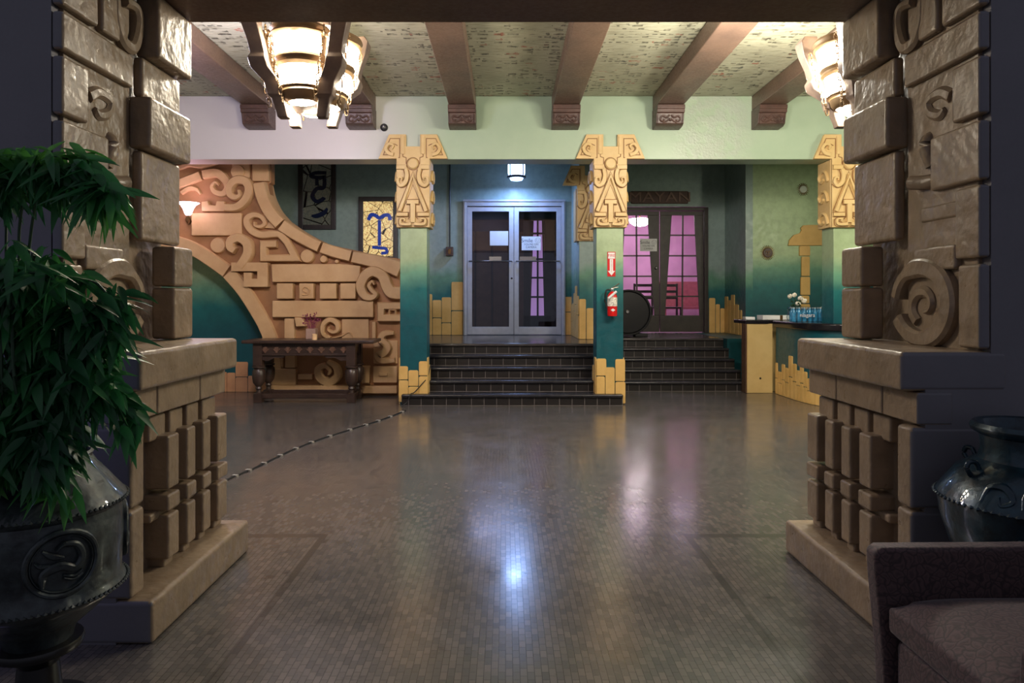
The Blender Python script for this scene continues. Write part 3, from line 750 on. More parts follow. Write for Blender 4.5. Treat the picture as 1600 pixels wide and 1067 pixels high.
# theatre lobby beyond, lit purple
struct(MB().box(1.2, 5.6, 18.2, 18.3, .6, 4.0).box(1.1, 1.2, 16.31, 18.3, .6, 4).box(5.6, 5.7, 13.46, 18.3, .6, 4).box(1.36, 5.7, 13.46, 18.3, 3.9, 4.0).build('wall_theatre', M['pink_wall']))
struct(box('floor_theatre', M['pink_floor'], 1.36, 5.7, 13.46, 18.3, .62, .742))
for i, (x, lab) in enumerate(((3.2, 'left'), (4.55, 'right'))):
    pass
tb = thing('lobby_bench', 'red wooden bench seen through the right lattice window', 'bench', (4.6, 17.2, .742))
rm = simple('red brown bench wood', srgb(160, 92, 96), .5)
MB().box(3.9, 5.4, 17.0, 17.5, 1.15, 1.22).build('seat', rm, tb, .01); MB().box(3.9, 5.4, 17.45, 17.5, 1.22, 1.85).build('backrest', rm, tb, .01)
for x in (3.95, 5.3): MB().box(x, x + .06, 17.02, 17.48, .742, 1.15).build('leg', rm, tb)
def room_chair(x, y, label):
    c = thing('wooden_chair', label, 'chair', (x, y, .742), 'chairs seen through the lattice doors'); dk = M['dark_wood']
    MB().box(x - .22, x + .22, y - .22, y + .22, 1.19, 1.23).build('seat', dk, c, .008)
    for sx in (-.2, .2):
        MB().box(x + sx - .02, x + sx + .02, y - .2, y - .16, .742, 1.19).build('leg', dk, c)
        MB().box(x + sx - .02, x + sx + .02, y + .16, y + .2, .742, 1.75).build('leg', dk, c)
    q = MB()
    for z in (1.4, 1.54, 1.68): q.box(x - .18, x + .18, y + .165, y + .19, z, z + .06)
    q.build('backrest', dk, c); return c
room_chair(3.1, 15.2, 'slatted chair seen through the left lattice window, nearer the column')
room_chair(3.68, 15.3, 'slatted chair seen through the left lattice window, nearer the door edge')
lp = thing('ceiling_bowl_lamp', 'white glowing bowl lamp seen through the top left lattice pane', 'lamp', (4.1, 16.6, 3.4))
xz = P(1000, 346, 16.6)
MB().lathe([(.02, -.12), (.14, -.1), (.24, -.03), (.27, .05), (.25, .06)], (xz[0], 16.6), 24, z=xz[1]).build('bowl', M['room_lamp'], lp)
MB().tube([(xz[0], 16.6, xz[1]), (xz[0], 16.6, 3.9)], .012).build('stem', M['brass'], lp)

# ------------------------------------------------------------------ stained windows of the left bay
def swin(n, x0, y0, x1, z1p, inner, mat, glyphs, gm, ybot):
    D = 12.46; w = sroot('window_%d' % n, (P(x0, 0, D)[0], D, 2))
    a, b, c, d = px(x0, y0, x1, ybot, D); f = .085
    MB().box(a, a + f, D - .06, D, c, d).box(b - f, b, D - .06, D, c, d).box(a + f, b - f, D - .06, D, c, c + f).box(a + f, b - f, D - .06, D, d - f, d).build('window_frame', M['dark_wood'], w, .006)
    MB().box(a + f, b - f, D - .03, D - .02, c + f, d - f).build('leaded_glass', M[mat], w)
    g = MB()
    for pts, wd in glyphs: g.band([P(270 + x / 4.2676, 180 + y / 4.2676, D - .03) for x, y in pts], [q / 365.3 for q in wd] if isinstance(wd, list) else wd / 365.3, front(D - .03), 0, .006, .002)
    g.build('glyph', M[gm], w)
swin(1, 467, 240, 525.5, 0, 0, 'leaded_dim', [([(1025, 385), (950, 385), (920, 405), (960, 415), (1010, 412)], 24), ([(960, 420), (960, 470)], 22), ([(1010, 400), (1008, 480), (960, 490), (930, 540), (960, 575), (1000, 560), (1010, 548)], 26), ([(925, 670), (960, 672), (1010, 650), (1030, 620)], [14, 30, 30, 14])], 'navy_glass', 359)
swin(2, 561, 308, 622, 0, 0, 'leaded_bright', [([(1305, 700), (1320, 665), (1350, 668), (1378, 685), (1410, 668), (1440, 668), (1450, 700)], 24), ([(1378, 700), (1378, 870)], 22), ([(1330, 880), (1380, 885), (1420, 890), (1425, 915), (1390, 920)], 20)], 'blue_glass', 408)
# conduit
o = MB().tube([(P(703, 0, 12.44)[0], 12.44, 4.05), (P(703, 0, 12.44)[0], 12.44, 2.18)], .012, 6).build('conduit', M['black'])
tag(o, 'thin dark conduit running down the wall left of the glass doors', 'pipe')
a, b, c, d = px(697, 386, 708.5, 400, 12.44); t = thing('switch_box', 'small dark metal box at the foot of the conduit', 'switch', (a, 12.44, c))
MB().box(a, b, 12.37, 12.455, c, d).build('case', M['corbel'], t, .008); MB().box(a + .04, b - .04, 12.355, 12.37, c + .03, d - .04).build('cover_plate', M['brass'], t, .004)

# ------------------------------------------------------------------ carved stair wall of the left bay
D = 9.9
def c4(x, y): return P(270 + x / 4.2676, 180 + y / 4.2676, D)
def c5(x, y): return P(270 + x / 4.2676, 390 + y / 4.2676, D)
K = D / F / 4.2676
root = thing('carved_relief_wall', 'sandstone coloured carved scroll wall behind the dark table', 'wall relief', (-3.4, D, 0))
top = [c4(655, 230), c4(655, 450)] + catmull([c4(640, 458), c4(652, 540), c4(700, 640), c4(765, 712), c4(860, 775), c4(1000, 845), c4(1120, 880), c4(1240, 905), c4(1400, 940), c4(1560, 962)], 4)
arch = catmull([c5(640, 958), c5(632, 760), c5(605, 595), c5(570, 500), c5(510, 390), c5(440, 290), c5(350, 190), c5(250, 110), c5(150, 50), c5(30, 5), c5(-120, -25), c5(-260, -35)], 4)
arch[0] = (arch[0][0], .0)
outline = top + [(-1.38, top[-1][1]), (-1.38, 0.0)] + arch + [(arch[-1][0], top[0][1])]
bm_ = MB().prism(outline, front(D), -.16, 0)
bm_.build('wall_body', M['relief_back'], root)
def rel(name, m): return m.build(name, M['relief'], root)
mp = lambda u, v, h: (u, D - h * 1.7, v)
for seg, w in (([(590, 460), (612, 550), (660, 650), (728, 728)], 84), ([(740, 738), (830, 798), (920, 848), (988, 880)], [84, 80, 78, 78]),
               ([(1005, 887), (1090, 915), (1195, 942)], [76, 78, 78]), ([(1208, 947), (1350, 975), (1440, 1000), (1520, 1030)], [80, 90, 100, 110])):
    rel('rim_stone', MB().band([c4(*p) for p in seg], [q * K for q in w] if isinstance(w, list) else w * K, mp, -.15, .07, .015))
for seg in ([(-260, -82), (-120, -72), (30, -45), (175, 12), (370, 145)], [(382, 158), (480, 272), (560, 395), (620, 500), (665, 610)], [(668, 622), (690, 760), (697, 900)]):
    rel('arch_stone', MB().band([c5(*p) for p in seg], 92 * K, mp, -.15, .045, .012))
def sb(f, pts, w, h=.05, sm=6): rel('carved_scroll', MB().band([f(*p) for p in pts], [q * K for q in w] if isinstance(w, list) else w * K, mp, -.01, h, .014, sm))
def sp(f, pts, h=.035, nm='carved_block'): MB().prism([f(*p) for p in pts], mp, -.01, h).build(nm, M['relief'], root, .012)
def sr(f, x0, y0, x1, y1, h=.035): sp(f, [(x0, y0), (x1, y0), (x1, y1), (x0, y1)], h)
def sd(f, x, y, r, h=.035): rel('carved_disc', MB().disc(f(x, y), r * K, mp, -.01, h, .012))
sb(c4, [(-200, 560), (-60, 500), (60, 455), (190, 405)], 64, .03)
sb(c4, [(205, 398), (300, 388), (362, 440), (372, 490), (340, 525), (290, 515), (268, 480), (290, 450), (315, 470)], [62, 62, 58, 52, 46, 40, 32, 24, 14], .03)
sb(c4, [(362, 620), (440, 618), (500, 570), (525, 500), (500, 448), (440, 440), (398, 480), (398, 530), (430, 555), (462, 540), (455, 505)], [52, 54, 58, 60, 60, 58, 54, 48, 40, 30, 18], .07)
sp(c4, [(200, 580), (245, 574), (252, 600), (295, 605), (303, 575), (355, 576), (358, 645), (203, 645)])
sr(c4, 135, 655, 470, 805); sb(c4, [(60, 520), (110, 490), (160, 495), (190, 530)], [30, 34, 30, 18], .02)
sr(c4, 400, 300, 520, 420, .02); sp(c4, [(540, 330), (650, 330), (650, 445), (540, 445)], .04); sd(c4, 440, 380, 48, .03)
sb(c4, [(-60, 330), (40, 350), (110, 330), (180, 340), (250, 330), (330, 300)], 34, .02)
sb(c4, [(760, 800), (680, 795), (600, 800), (540, 775), (508, 730), (510, 690), (550, 668), (600, 680), (625, 720), (600, 745), (560, 740), (555, 715)], [40, 50, 52, 52, 50, 46, 42, 38, 34, 30, 24, 16], .05)
sp(c4, [(620, 755), (655, 700), (690, 760)], .03)
sd(c4, 310, 870, 52); sd(c4, 905, 942, 46, .05); sd(c4, 1012, 961, 26, .045); sd(c4, 1100, 976, 15, .04)
sb(c4, [(432, 908), (404, 884), (408, 842), (458, 822), (512, 856), (520, 918), (494, 970), (462, 1014)], [46, 56, 60, 62, 66, 66, 62, 60], .08)
m = MB()
for x0, y0, x1, y1 in ((412, 985, 652, 1042), (584, 1042, 652, 1145), (495, 1092, 584, 1145), (495, 1052, 546, 1092)): m.prism([c4(x0, y0), c4(x1, y0), c4(x1, y1), c4(x0, y1)], mp, -.01, .073)
m.build('carved_block', M['relief'], root)
sb(c4, [(705, 862), (618, 862), (618, 955), (830, 955), (775, 850), (730, 800)], 50, .06, 0)
sp(c5, [(675, 100), (1120, 98), (1262, 110), (1255, 215), (680, 218)], .07)
for a, b in ((712, 818), (860, 955), (995, 1105), (1130, 1232)): sr(c5, a, 226, b, 328, .08)
sb(c5, [(880, 300), (920, 300), (930, 270), (900, 250), (885, 270), (910, 290)], 12, .09)
sr(c5, 678, 340, 1345, 450, .06)
sb(c5, [(1355, 235), (1340, 215), (1320, 240), (1340, 275), (1365, 300), (1330, 320), (1285, 300), (1265, 240), (1295, 175), (1350, 148), (1410, 180), (1440, 250), (1470, 285), (1530, 290)], [14, 22, 30, 30, 34, 46, 60, 66, 68, 70, 72, 78, 84, 86], .09)
sb(c5, [(1530, 375), (1395, 375), (1395, 455), (1530, 455)], 50, .06, 0); sb(c5, [(1450, 440), (1450, 400), (1490, 400), (1490, 430)], 14, .05, 0)
sb(c5, [(1480, 555), (1415, 560), (1395, 600), (1435, 640), (1420, 680), (1375, 705), (1400, 735), (1485, 735)], [26, 44, 50, 54, 58, 56, 48, 36], .06)
sr(c5, 755, 458, 822, 600, .05); sp(c5, [(826, 450), (880, 452), (900, 510), (836, 512)], .07)
sb(c5, [(1055, 590), (1010, 560), (1010, 500), (1055, 465), (1100, 490), (1105, 535), (1075, 550), (1045, 535), (1050, 515)], [24, 30, 36, 40, 38, 32, 26, 20, 12], .05)
sb(c5, [(1060, 590), (1130, 575), (1180, 550), (1205, 590)], [10, 14, 16, 12], .03); sr(c5, 1130, 460, 1310, 600, .02)
sr(c5, 1335, 480, 1360, 600, .05); sr(c5, 760, 690, 828, 785, .05); sr(c5, 655, 790, 832, 900, .05); sr(c5, 652, 900, 1190, 950, .06)
sb(c5, [(1040, 745), (1095, 780), (1105, 840), (1050, 880), (990, 850), (980, 795), (1020, 770), (1055, 800), (1045, 830)], [30, 44, 54, 60, 58, 50, 38, 26, 14], .06)
sr(c5, 845, 826, 942, 862, .05); sr(c5, 1265, 770, 1320, 888, .05); sr(c5, 1342, 775, 1500, 885, .04); sr(c5, 1380, 815, 1440, 840, .055); sr(c5, 1265, 905, 1500, 955, .05)
sr(c5, 1340, 605, 1500, 760, .015); sr(c5, 650, 700, 745, 780, .04)
# niche behind the arch
struct(box('wall_niche', M['arch_wall'], -5.9, -3.2, 10.3, 10.4, 0, 2.3))
m = MB()
for (x0, y0, x1, y1) in ((240, 800, 342, 960), (345, 815, 362, 960), (364, 820, 418, 958), (421, 748, 502, 846), (421, 850, 500, 958), (504, 840, 580, 958), (582, 860, 640, 958)):
    a = P(270 + x0 / 4.2676, 390 + y0 / 4.2676, 10.3); b = P(270 + x1 / 4.2676, 390 + y1 / 4.2676, 10.3); rbox(m, a[0], b[0], max(.002, b[1]), a[1], front(10.3))
struct(m.build('trim_7', stucco('terracotta painted stones', srgb(200, 146, 104), srgb(214, 162, 118), .6), bevel=.004))
# sconce at the left edge
t = thing('wall_sconce', 'pink glowing tulip wall sconce on the carved relief wall', 'lamp', (P(295, 0, 9.6)[0], 9.7, 2.6))
a = P(293, 326, 9.6)
MB().lathe([(.03, -.09), (.045, -.07), (.07, 0), (.10, .05), (.15, .085), (.14, .085), (.09, .05), (.06, 0), (.03, -.06)], (a[0], 9.62), 20, z=a[1]).build('shade', M['sconce_glass'], t)
MB().tube([(a[0], 9.62, a[1] - .08), (a[0] + .03, 9.64, a[1] - .17), (a[0] - .05, 9.75, a[1] - .2), (a[0] - .1, 9.86, a[1] - .12)], .012, 8, sm=5).build('arm', M['brass'], t)
MB().disc((a[0] - .1, a[1] - .12), .05, front(9.87), 0, .03).build('back_plate', M['brass'], t)

# ------------------------------------------------------------------ speaker on the frieze
t = thing('round_speaker', 'small round black fitting on the frieze above the left column', 'speaker', (P(600, 0, 9.04)[0], 9.03, 3.67))
a = P(600, 199, 9.02); MB().disc(a, .05, front(9.04), 0, .04, .015).build('body', M['black'], t); MB().disc(a, .02, front(9.0), 0, .02, .008).build('lens', M['chrome'], t)

# ------------------------------------------------------------------ fire sign and extinguisher
D = 9.04
t = thing('fire_sign', 'red FIRE arrow sign on the column above the extinguisher', 'sign', (1.4, D, 2.0))
a, b, c, d = px(949, 393.5, 961.5, 432, D); MB().box(a, b, D - .006, D + .002, c, d).build('plate', M['red'], t)
xm = (a + b) / 2
MB().prism([(xm - .022, c + .075), (xm - .048, c + .075), (xm, c + .012), (xm + .048, c + .075), (xm + .022, c + .075), (xm + .022, d - .095), (xm - .022, d - .095)], front(D - .006), 0, .002).build('arrow', M['white'], t)
MB().box(a + .008, b - .008, D - .008, D - .006, d - .09, d - .01).build('heading_panel', M['white'], t)
text('lettering', 'FIRE', .052, (xm, D - .0095, d - .05), M['red'], t, .0006)
for i, ch in enumerate('EXTINGUISHER'): text('lettering', ch, .017, (xm, D - .0095, d - .112 - i * .0135), M['red'], t, .0005)
t = thing('fire_extinguisher', 'red fire extinguisher hanging on the second column', 'fire extinguisher', (1.4, D - .08, 1.15))
cx, cy = P(955, 0, D)[0] + .0, D - .085; zb, ztp = P(0, 493.5, D)[1], P(0, 459, D)[1]
cyl = MB().lathe([(.02, zb), (.06, zb), (.064, zb + .02), (.064, ztp - .04), (.055, ztp - .01), (.03, ztp + .02), (.02, ztp + .03)], (cx, cy), 24).build('cylinder', M['red'], t)
MB().lathe([(.0655, zb + .13), (.0655, zb + .245)], (cx, cy), 24).build('label_band', simple('printed label', srgb(214, 208, 196), .5, var=.5, nscale=60, bump=0), cyl)
MB().prism([(cx - .03, zb + .08), (cx, zb + .1), (cx + .03, zb + .08), (cx, zb + .06)], front(cy - .064), 0, .003).build('diamond_mark', M['white'], cyl)
MB().lathe([(.02, ztp + .02), (.024, ztp + .05), (.02, ztp + .07)], (cx, cy), 16).build('valve', M['chrome'], t)
MB().tube([(cx - .05, cy, ztp + .05), (cx, cy, ztp + .075), (cx + .09, cy, ztp + .13)], .009, 8).tube([(cx, cy, ztp + .07), (cx + .08, cy, ztp + .085)], .008, 8).build('handle', M['chrome'], t)
MB().tube([(cx - .02, cy, ztp + .05), (cx - .08, cy, ztp + .04), (cx - .095, cy, ztp - .1), (cx - .085, cy, zb + .18), (cx - .075, cy, zb + .1)], .011, 8, sm=5).build('hose', M['rubber'], t)
MB().tube([(cx - .06, cy - .07, ztp - .06), (cx + .045, cy - .07, ztp + .03)], .016, 8).build('tag', M['white'], t)
MB().box(cx - .02, cx + .02, cy + .06, D, ztp - .08, ztp - .02).build('bracket', M['chrome'], t)

# ------------------------------------------------------------------ round black case on the landing
D = 11.95
t = thing('round_drum_case', 'large round black drum with a chrome hub standing behind the column', 'drum', (2.15, 12.0, .742))
a = P(983, 489, D); 
m = MB(); n = 40; R_ = .385
cy0 = .78 + R_
m.disc((a[0] - .02, cy0), R_, front(D + .25), 0, .3, .03, 40)
m.build('drum_shell', M['black'], t)
m = MB().band([(a[0] - .02 + (R_ - .0) * math.cos(2 * PI * k / 32), cy0 + R_ * math.sin(2 * PI * k / 32)) for k in range(32)], .035, front(D - .05), -.02, .02, .01, 1, True); m.build('rim', M['rubber'], t)
hb = P(979.5, 487, D); MB().disc(hb, .035, front(D - .04), -.02, .03, .01).build('hub', M['chrome'], t)
MB().box(a[0] + .1, a[0] + .32, D - .05, D + .22, .742, .80).build('foot', M['rubber'], t, .01)
MB().box(a[0] - .35, a[0] - .12, D - .05, D + .22, .742, .80).build('foot', M['rubber'], t, .01)

# ------------------------------------------------------------------ left table and what stands on it
t = thing('refectory_table', 'dark carved oak table with bulbous legs before the relief wall', 'table', (-2.8, 9.55, 0))
y0, y1 = 9.18, 9.66
X = lambda p, D=9.22: P(p, 0, D)[0]
MB().box(X(381), X(586), y0 - .06, y1 + .02, .80, .845).build('tabletop', M['table_wood'], t, .01)
xa, xb = X(397), X(556)
ap = MB().box(xa + .06, xb - .06, y0 + .02, y0 + .06, .655, .8).box(xa + .06, xb - .06, y1 - .08, y1 - .04, .655, .8).box(xa + .02, xa + .06, y0 + .06, y1 - .06, .655, .8).box(xb - .06, xb - .02, y0 + .06, y1 - .06, .655, .8)
ap.box(xa, xb, y0, y0 + .05, .635, .66)
apr = ap.build('apron', M['table_wood'], t, .004)
fm = front(y0 + .02); worn = simple('worn oak carving', srgb(104, 76, 62), .4)
nn = 8
for k in range(nn):
    cx = xa + .16 + k * (xb - xa - .32) / (nn - 1)
    g = MB().disc((cx, .68), .014, fm, 0, .016)
    for an in (-55, -25, 0, 25, 55):
        an = math.radians(an); g.band([(cx, .68), (cx + .05 * math.sin(an), .68 + .075 * math.cos(an))], [.01, .022], fm, 0, .012, .004, 0)
    g.build('carved_palmette', worn, apr)
for s, x in ((1, xa + .06), (-1, xb - .06)):
    g = MB(); g.prism([(x, .64), (x + s * .38, .64), (x + s * .33, .6), (x + s * .22, .605), (x + s * .14, .56), (x + s * .06, .57), (x, .5)], front(y0 + .05), 0, .03)
    g.build('bracket', M['table_wood'], t, .004)
LP = [(.0, 0), (.055, 0), (.055, .12), (.035, .135), (.03, .17), (.045, .19), (.035, .215), (.075, .27), (.085, .34), (.085, .43), (.06, .46), (.085, .475), (.085, .49), (.055, .5)]
for x in (xa + .06, xb - .06):
    for y in (y0 + .05, y1 - .05):
        m = MB().lathe([(r, h + (.0 if h > 0 else 0)) for r, h in LP if h >= .12], (x, y), 20)
        m.box(x - .055, x + .055, y - .055, y + .055, .002, .125).box(x - .06, x + .06, y - .055, y + .055, .5, .8)
        m.build('leg', M['table_wood'], t)
MB().box(xa + .11, xb - .11, y0 + .015, y0 + .075, .06, .12).box(xa + .11, xb - .11, y1 - .075, y1 - .015, .06, .12).box(xa + .03, xa + .09, y0 + .1, y1 - .1, .06, .12).box(xb - .09, xb - .03, y0 + .1, y1 - .1, .06, .12).build('stretcher', M['table_wood'], t, .006)
t = thing('flower_planter', 'small pale box with dried plum flowers on the dark table', 'vase', (X(487), 9.42, .846))
a = X(479, 9.4), X(494, 9.4)
MB().box(a[0], a[1], 9.36, 9.49, .847, .99).build('box', stucco('pale stone box', srgb(150, 120, 108), srgb(176, 144, 130), .6), t, .006)
m = MB(); rs = random.Random(3)
for k in range(26):
    x = (a[0] + a[1]) / 2 + rs.uniform(-.13, .1) ; z = 1.0 + rs.uniform(.03, .2); y = 9.42 + rs.uniform(-.06, .06)
    m.tube([((a[0] + a[1]) / 2 + (x - (a[0] + a[1]) / 2) * .2, 9.42, .98), (x, y, z)], .002, 4)
    for j in range(4): m.lathe([(0, -.008), (.011, 0), (0, .009)], (x + rs.uniform(-.02, .02), y), 5, z=z + rs.uniform(-.02, .02))
m.build('dried_flowers', M['plum'], t)
o = MB().lathe([(0, 0), (.034, 0), (.034, .075), (.028, .078), (0, .07)], (X(491.5, 9.25), 9.25), 20, z=.8455).build('pillar_candle', simple('cream candle wax', srgb(226, 186, 140), .5)); tag(o, 'cream pillar candle standing before the plum flower box', 'candle')

# ------------------------------------------------------------------ right bay: desk, counter and objects
t = thing('reception_desk', 'cream panelled desk end between the dim steps and the teal counter', 'desk', (3.95, 10.4, 0))
MB().box(3.585, 3.97, 10.15, 10.32, .002, 1.03).box(3.69, 5.6, 10.32, 10.62, .002, 1.03).build('body', M['cream'], t, .004)
MB().box(3.565, 3.585, 10.14, 10.32, .002, 1.04).build('end_board', M['brown_door'], t, .003)
MB().box(3.56, 3.9, 10.13, 10.66, 1.03, 1.085).box(3.9, 5.6, 10.2, 10.66, 1.03, 1.085).build('desktop', M['counter_top'], t, .008)
a = P(1188, 591, 10.15); MB().disc(a, .015, front(10.152), 0, .01).build('knob', M['black'], t)
t = thing('curved_counter', 'teal curved counter with black top and ochre painted stones', 'counter', (4.6, 9.2, 0))
path = [(4.72, 10.2), (4.02, 10.1), (4.0, 9.9), (4.02, 9.3), (4.1, 8.95), (4.28, 8.68), (4.6, 8.5), (5.4, 8.4), (6.55, 8.4)]
pc = [(4.0, 10.1)] + catmull([(4.0, 9.95), (4.01, 9.4), (4.08, 8.98), (4.28, 8.70), (4.7, 8.54), (5.4, 8.48), (6.55, 8.46)], 5)
inner = [(6.55, 9.0), (4.31, 9.0), (4.31, 9.42), (5.6, 9.42), (5.6, 10.1)]
MB().prism(pc + inner, lambda u, v, h: (u, v, h), .0, .985).build('body', M['counter_paint'], t)
cen = lambda p, q: (p[0] + (4.8 - p[0]) * q, p[1] + (9.6 - p[1]) * q)
big = [(3.95, 10.12)] + [(x - .05, y - .04) for x, y in pc[1:]]
MB().prism(big + [(6.55, 9.0), (4.31, 9.0), (4.31, 9.42), (5.6, 9.42), (5.6, 10.12)], lambda u, v, h: (u, v, h), .985, 1.08).build('countertop', M['counter_top'], t, .02, 3)
m = MB(); rs = random.Random(5)
for k in range(len(pc) - 1):
    (xa_, ya_), (xb_, yb_) = pc[k], pc[k + 1]; L = math.hypot(xb_ - xa_, yb_ - ya_); nn = max(1, round(L / .09))
    nx, ny = (yb_ - ya_) / L, -(xb_ - xa_) / L
    if nx > 0 or (abs(nx) < .05 and ny > 0): nx, ny = -nx, -ny
    for j in range(nn):
        h = rs.choice((.42, .5, .34, .6, .46)); u0, u1 = (j + .04) / nn * L, (j + .96) / nn * L
        q = lambda u, v, hh: (xa_ + (xb_ - xa_) * u / L + nx * hh, ya_ + (yb_ - ya_) * u / L + ny * hh, v)
        rbox(m, u0, u1, .003, h * .5, q, r=.018); rbox(m, u0, u1, h * .52, h, q, r=.018)
m.build('painted_stones', M['stone_paint'], t, .003)
# door and stone surround at the far right
d3 = sroot('door_3', (6.2, 12.15, .0)); D = 12.15
MB().box(5.93, 6.5, D + .04, D + .1, .0, 2.33).build('door_leaf', M['brown_door'], d3)
q = MB()
for z in (.15, .55, .95, 1.35, 1.75): q.box(6.0, 6.43, D + .02, D + .05, z, z + .34)
q.build('door_panel', M['brown_door'], d3, .012)
m = MB()
m.prism([c8(x, y, D) for x, y in ((1110, 672), (1118, 635), (1145, 605), (1185, 592), (1195, 575), (1190, 560), (1205, 543), (1245, 540), (1480, 540), (1480, 668), (1250, 672))], front(D), 0, .04)
for (x0, y0, x1, y1) in ((1182, 674, 1250, 737), (1195, 742, 1248, 867), (1190, 872, 1250, 988), (1192, 992, 1245, 1040)):
    a = c8(x0, y0, D); b = c8(x1, y1, D); rbox(m, a[0], b[0], b[1], a[1], front(D), h1=.035)
for (y0, y1) in ((475, 500), (502, 560), (562, 640)):
    a = P(1250, y0, D); b = P(1264.5, y1, D); rbox(m, a[0], b[0], max(b[1], .01), a[1], front(D), h1=.035)
struct(m.build('trim_8', M['stone_paint'], bevel=.01))
def sunburst(label, cx, cy, r0, r1, n, D, mats, face=False):
    t = thing('sunburst_plaque' if face else 'sunburst_mirror', label, 'wall ornament', (P(cx, cy, D)[0], D, P(cx, cy, D)[1]))
    c = P(cx, cy, D); m = MB()
    for k in range(n):
        a = 2 * PI * k / n; da = PI / n * .7
        m.prism([(c[0] + r0 * .9 * math.cos(a - da), c[1] + r0 * .9 * math.sin(a - da)), (c[0] + r1 * math.cos(a), c[1] + r1 * math.sin(a)), (c[0] + r0 * .9 * math.cos(a + da), c[1] + r0 * .9 * math.sin(a + da))], front(D), 0, .02)
    m.build('rays', mats[0], t); MB().disc(c, r0, front(D), 0, .03, .01, 28).build('disc', mats[1], t)
    if face:
        g = MB(); f2 = front(D - .03)
        g.disc((c[0] - .03, c[1] + .02), .012, f2, 0, .01).disc((c[0] + .03, c[1] + .02), .012, f2, 0, .01).band([(c[0], c[1] + .02), (c[0], c[1] - .015)], .014, f2, 0, .015, .004, 0).band([(c[0] - .03, c[1] - .03), (c[0], c[1] - .042), (c[0] + .03, c[1] - .03)], .01, f2, 0, .01, .003)
        g.build('face', mats[0], t)
sunburst('bronze sun face plaque on the green wall right of the theatre doors', 1199, 395, .085, .135, 26, 12.15, (M['brass'], M['corbel']), True)
sunburst('small sunburst mirror high on the right green wall', 1254.5, 296, .065, .115, 20, 12.15, (M['brass'], simple('pale mirror glass', srgb(205, 214, 200), .3, var=.05, bump=0)))
# things on the desk and counter
t = thing('white_box', 'flat white box lying on the desk left of the flowers', 'box', (4.15, 10.5, 1.086))
MB().box(3.9, 4.45, 10.35, 10.6, 1.086, 1.15).build('box', M['white'], t, .004); MB().box(4.16, 4.2, 10.348, 10.602, 1.086, 1.152).build('strap', M['brass'], t)
o = MB().prism([(3.74, 10.3), (3.86, 10.24), (3.88, 10.45), (3.76, 10.5)], lambda u, v, h: (u, v + h * .3, h), 1.086, 1.12).build('notepad', M['white']); tag(o, 'small white notepad at the left end of the desk', 'notepad')
t = thing('flower_vase', 'dark vase of white flowers beside the bottled water', 'vase', (4.25, 10.0, 1.081))
vx = P(1243, 0, 9.95)[0]
MB().lathe([(0, 0), (.04, 0), (.055, .04), (.05, .09), (.03, .13), (.038, .16), (.03, .16), (.02, .12)], (vx, 9.95), 18, z=1.081).build('vase', M['black'], t)
for (fx_, fy_) in ((1234, 463), (1241, 461), (1250, 466), (1256, 470), (1246, 474)):
    p = P(fx_, fy_, 9.95); m = MB().tube([(vx, 9.95, 1.22), ((vx + p[0]) / 2, 9.95, (1.22 + p[1]) / 2 + .02), (p[0], 9.95, p[1])], .004, 5, sm=3); stem_o = m.build('stem', M['green_stem'], t)
    m = MB(); rs = random.Random(fx_)
    for k in range(7):
        a = 2 * PI * k / 7; m.tube([(p[0], 9.95, p[1]), (p[0] + .028 * math.cos(a), 9.93 + rs.uniform(-.02, .02), p[1] + .022 * math.sin(a))], [.006, .018], 6)
    m.build('blossom', M['petal'], stem_o)
m = MB(); rs = random.Random(2)
for k in range(16):
    a = rs.uniform(0, 2 * PI); z = rs.uniform(1.22, 1.38); m.tube([(vx, 9.95, z - .04), (vx + .05 * math.cos(a), 9.95 + .03 * math.sin(a), z), (vx + .09 * math.cos(a), 9.95 + .05 * math.sin(a), z - .02)], [.004, .012, .003], 5, sm=3)
m.build('foliage', M['green_stem'], t)
t = thing('bottled_water_pack', 'shrink-wrapped pack of blue water bottles beside the vase of white flowers', 'water pack', (4.24, 9.68, 1.081), 'water bottle packs on the counter')
bp = [(0, 0), (.03, 0), (.033, .015), (.031, .04), (.033, .06), (.03, .08), (.033, .1), (.033, .13), (.014, .165), (.013, .18)]
B0 = None; pts_ = [(4.07 + i * .075, 9.64 + j * .075) for j in range(2) for i in range(6)]
for x, y in pts_:
    bo = MB().lathe(bp, (x, y), 14, z=1.083).build('bottle', M['bottle'], t)
    MB().lathe([(0, .18), (.015, .18), (.015, .195), (0, .196)], (x, y), 10, z=1.083).build('cap', M['white'], bo)
w = MB(); rs = random.Random(9)
for kk, (r, z) in enumerate(((1, 0), (1.03, .06), (1.0, .12), (1.02, .17), (.93, .21))):
    for q in range(24):
        a = 2 * PI * q / 24; sx = math.copysign(abs(math.cos(a)) ** .35, math.cos(a)); sy = math.copysign(abs(math.sin(a)) ** .35, math.sin(a))
        w.v.append((4.2575 + (.245 * r + rs.uniform(-.008, .008)) * sx, 9.677 + (.09 * r + rs.uniform(-.006, .006)) * sy, 1.083 + z))
for kk in range(4):
    for q in range(24): w.f.append((kk * 24 + q, kk * 24 + (q + 1) % 24, (kk + 1) * 24 + (q + 1) % 24, (kk + 1) * 24 + q))
w.f.append(tuple(4 * 24 + q for q in range(24)))
w.build('wrap', M['wrap'], t, smooth=False)
text('lettering', 'niagara', .075, (4.23, 9.57, 1.17), M['white'], t, .001)

for o_ in [copy_tree(t, None, .36, -.90, 0)]:
    o_['label'] = 'second pack of blue water bottles, in front of the right column'
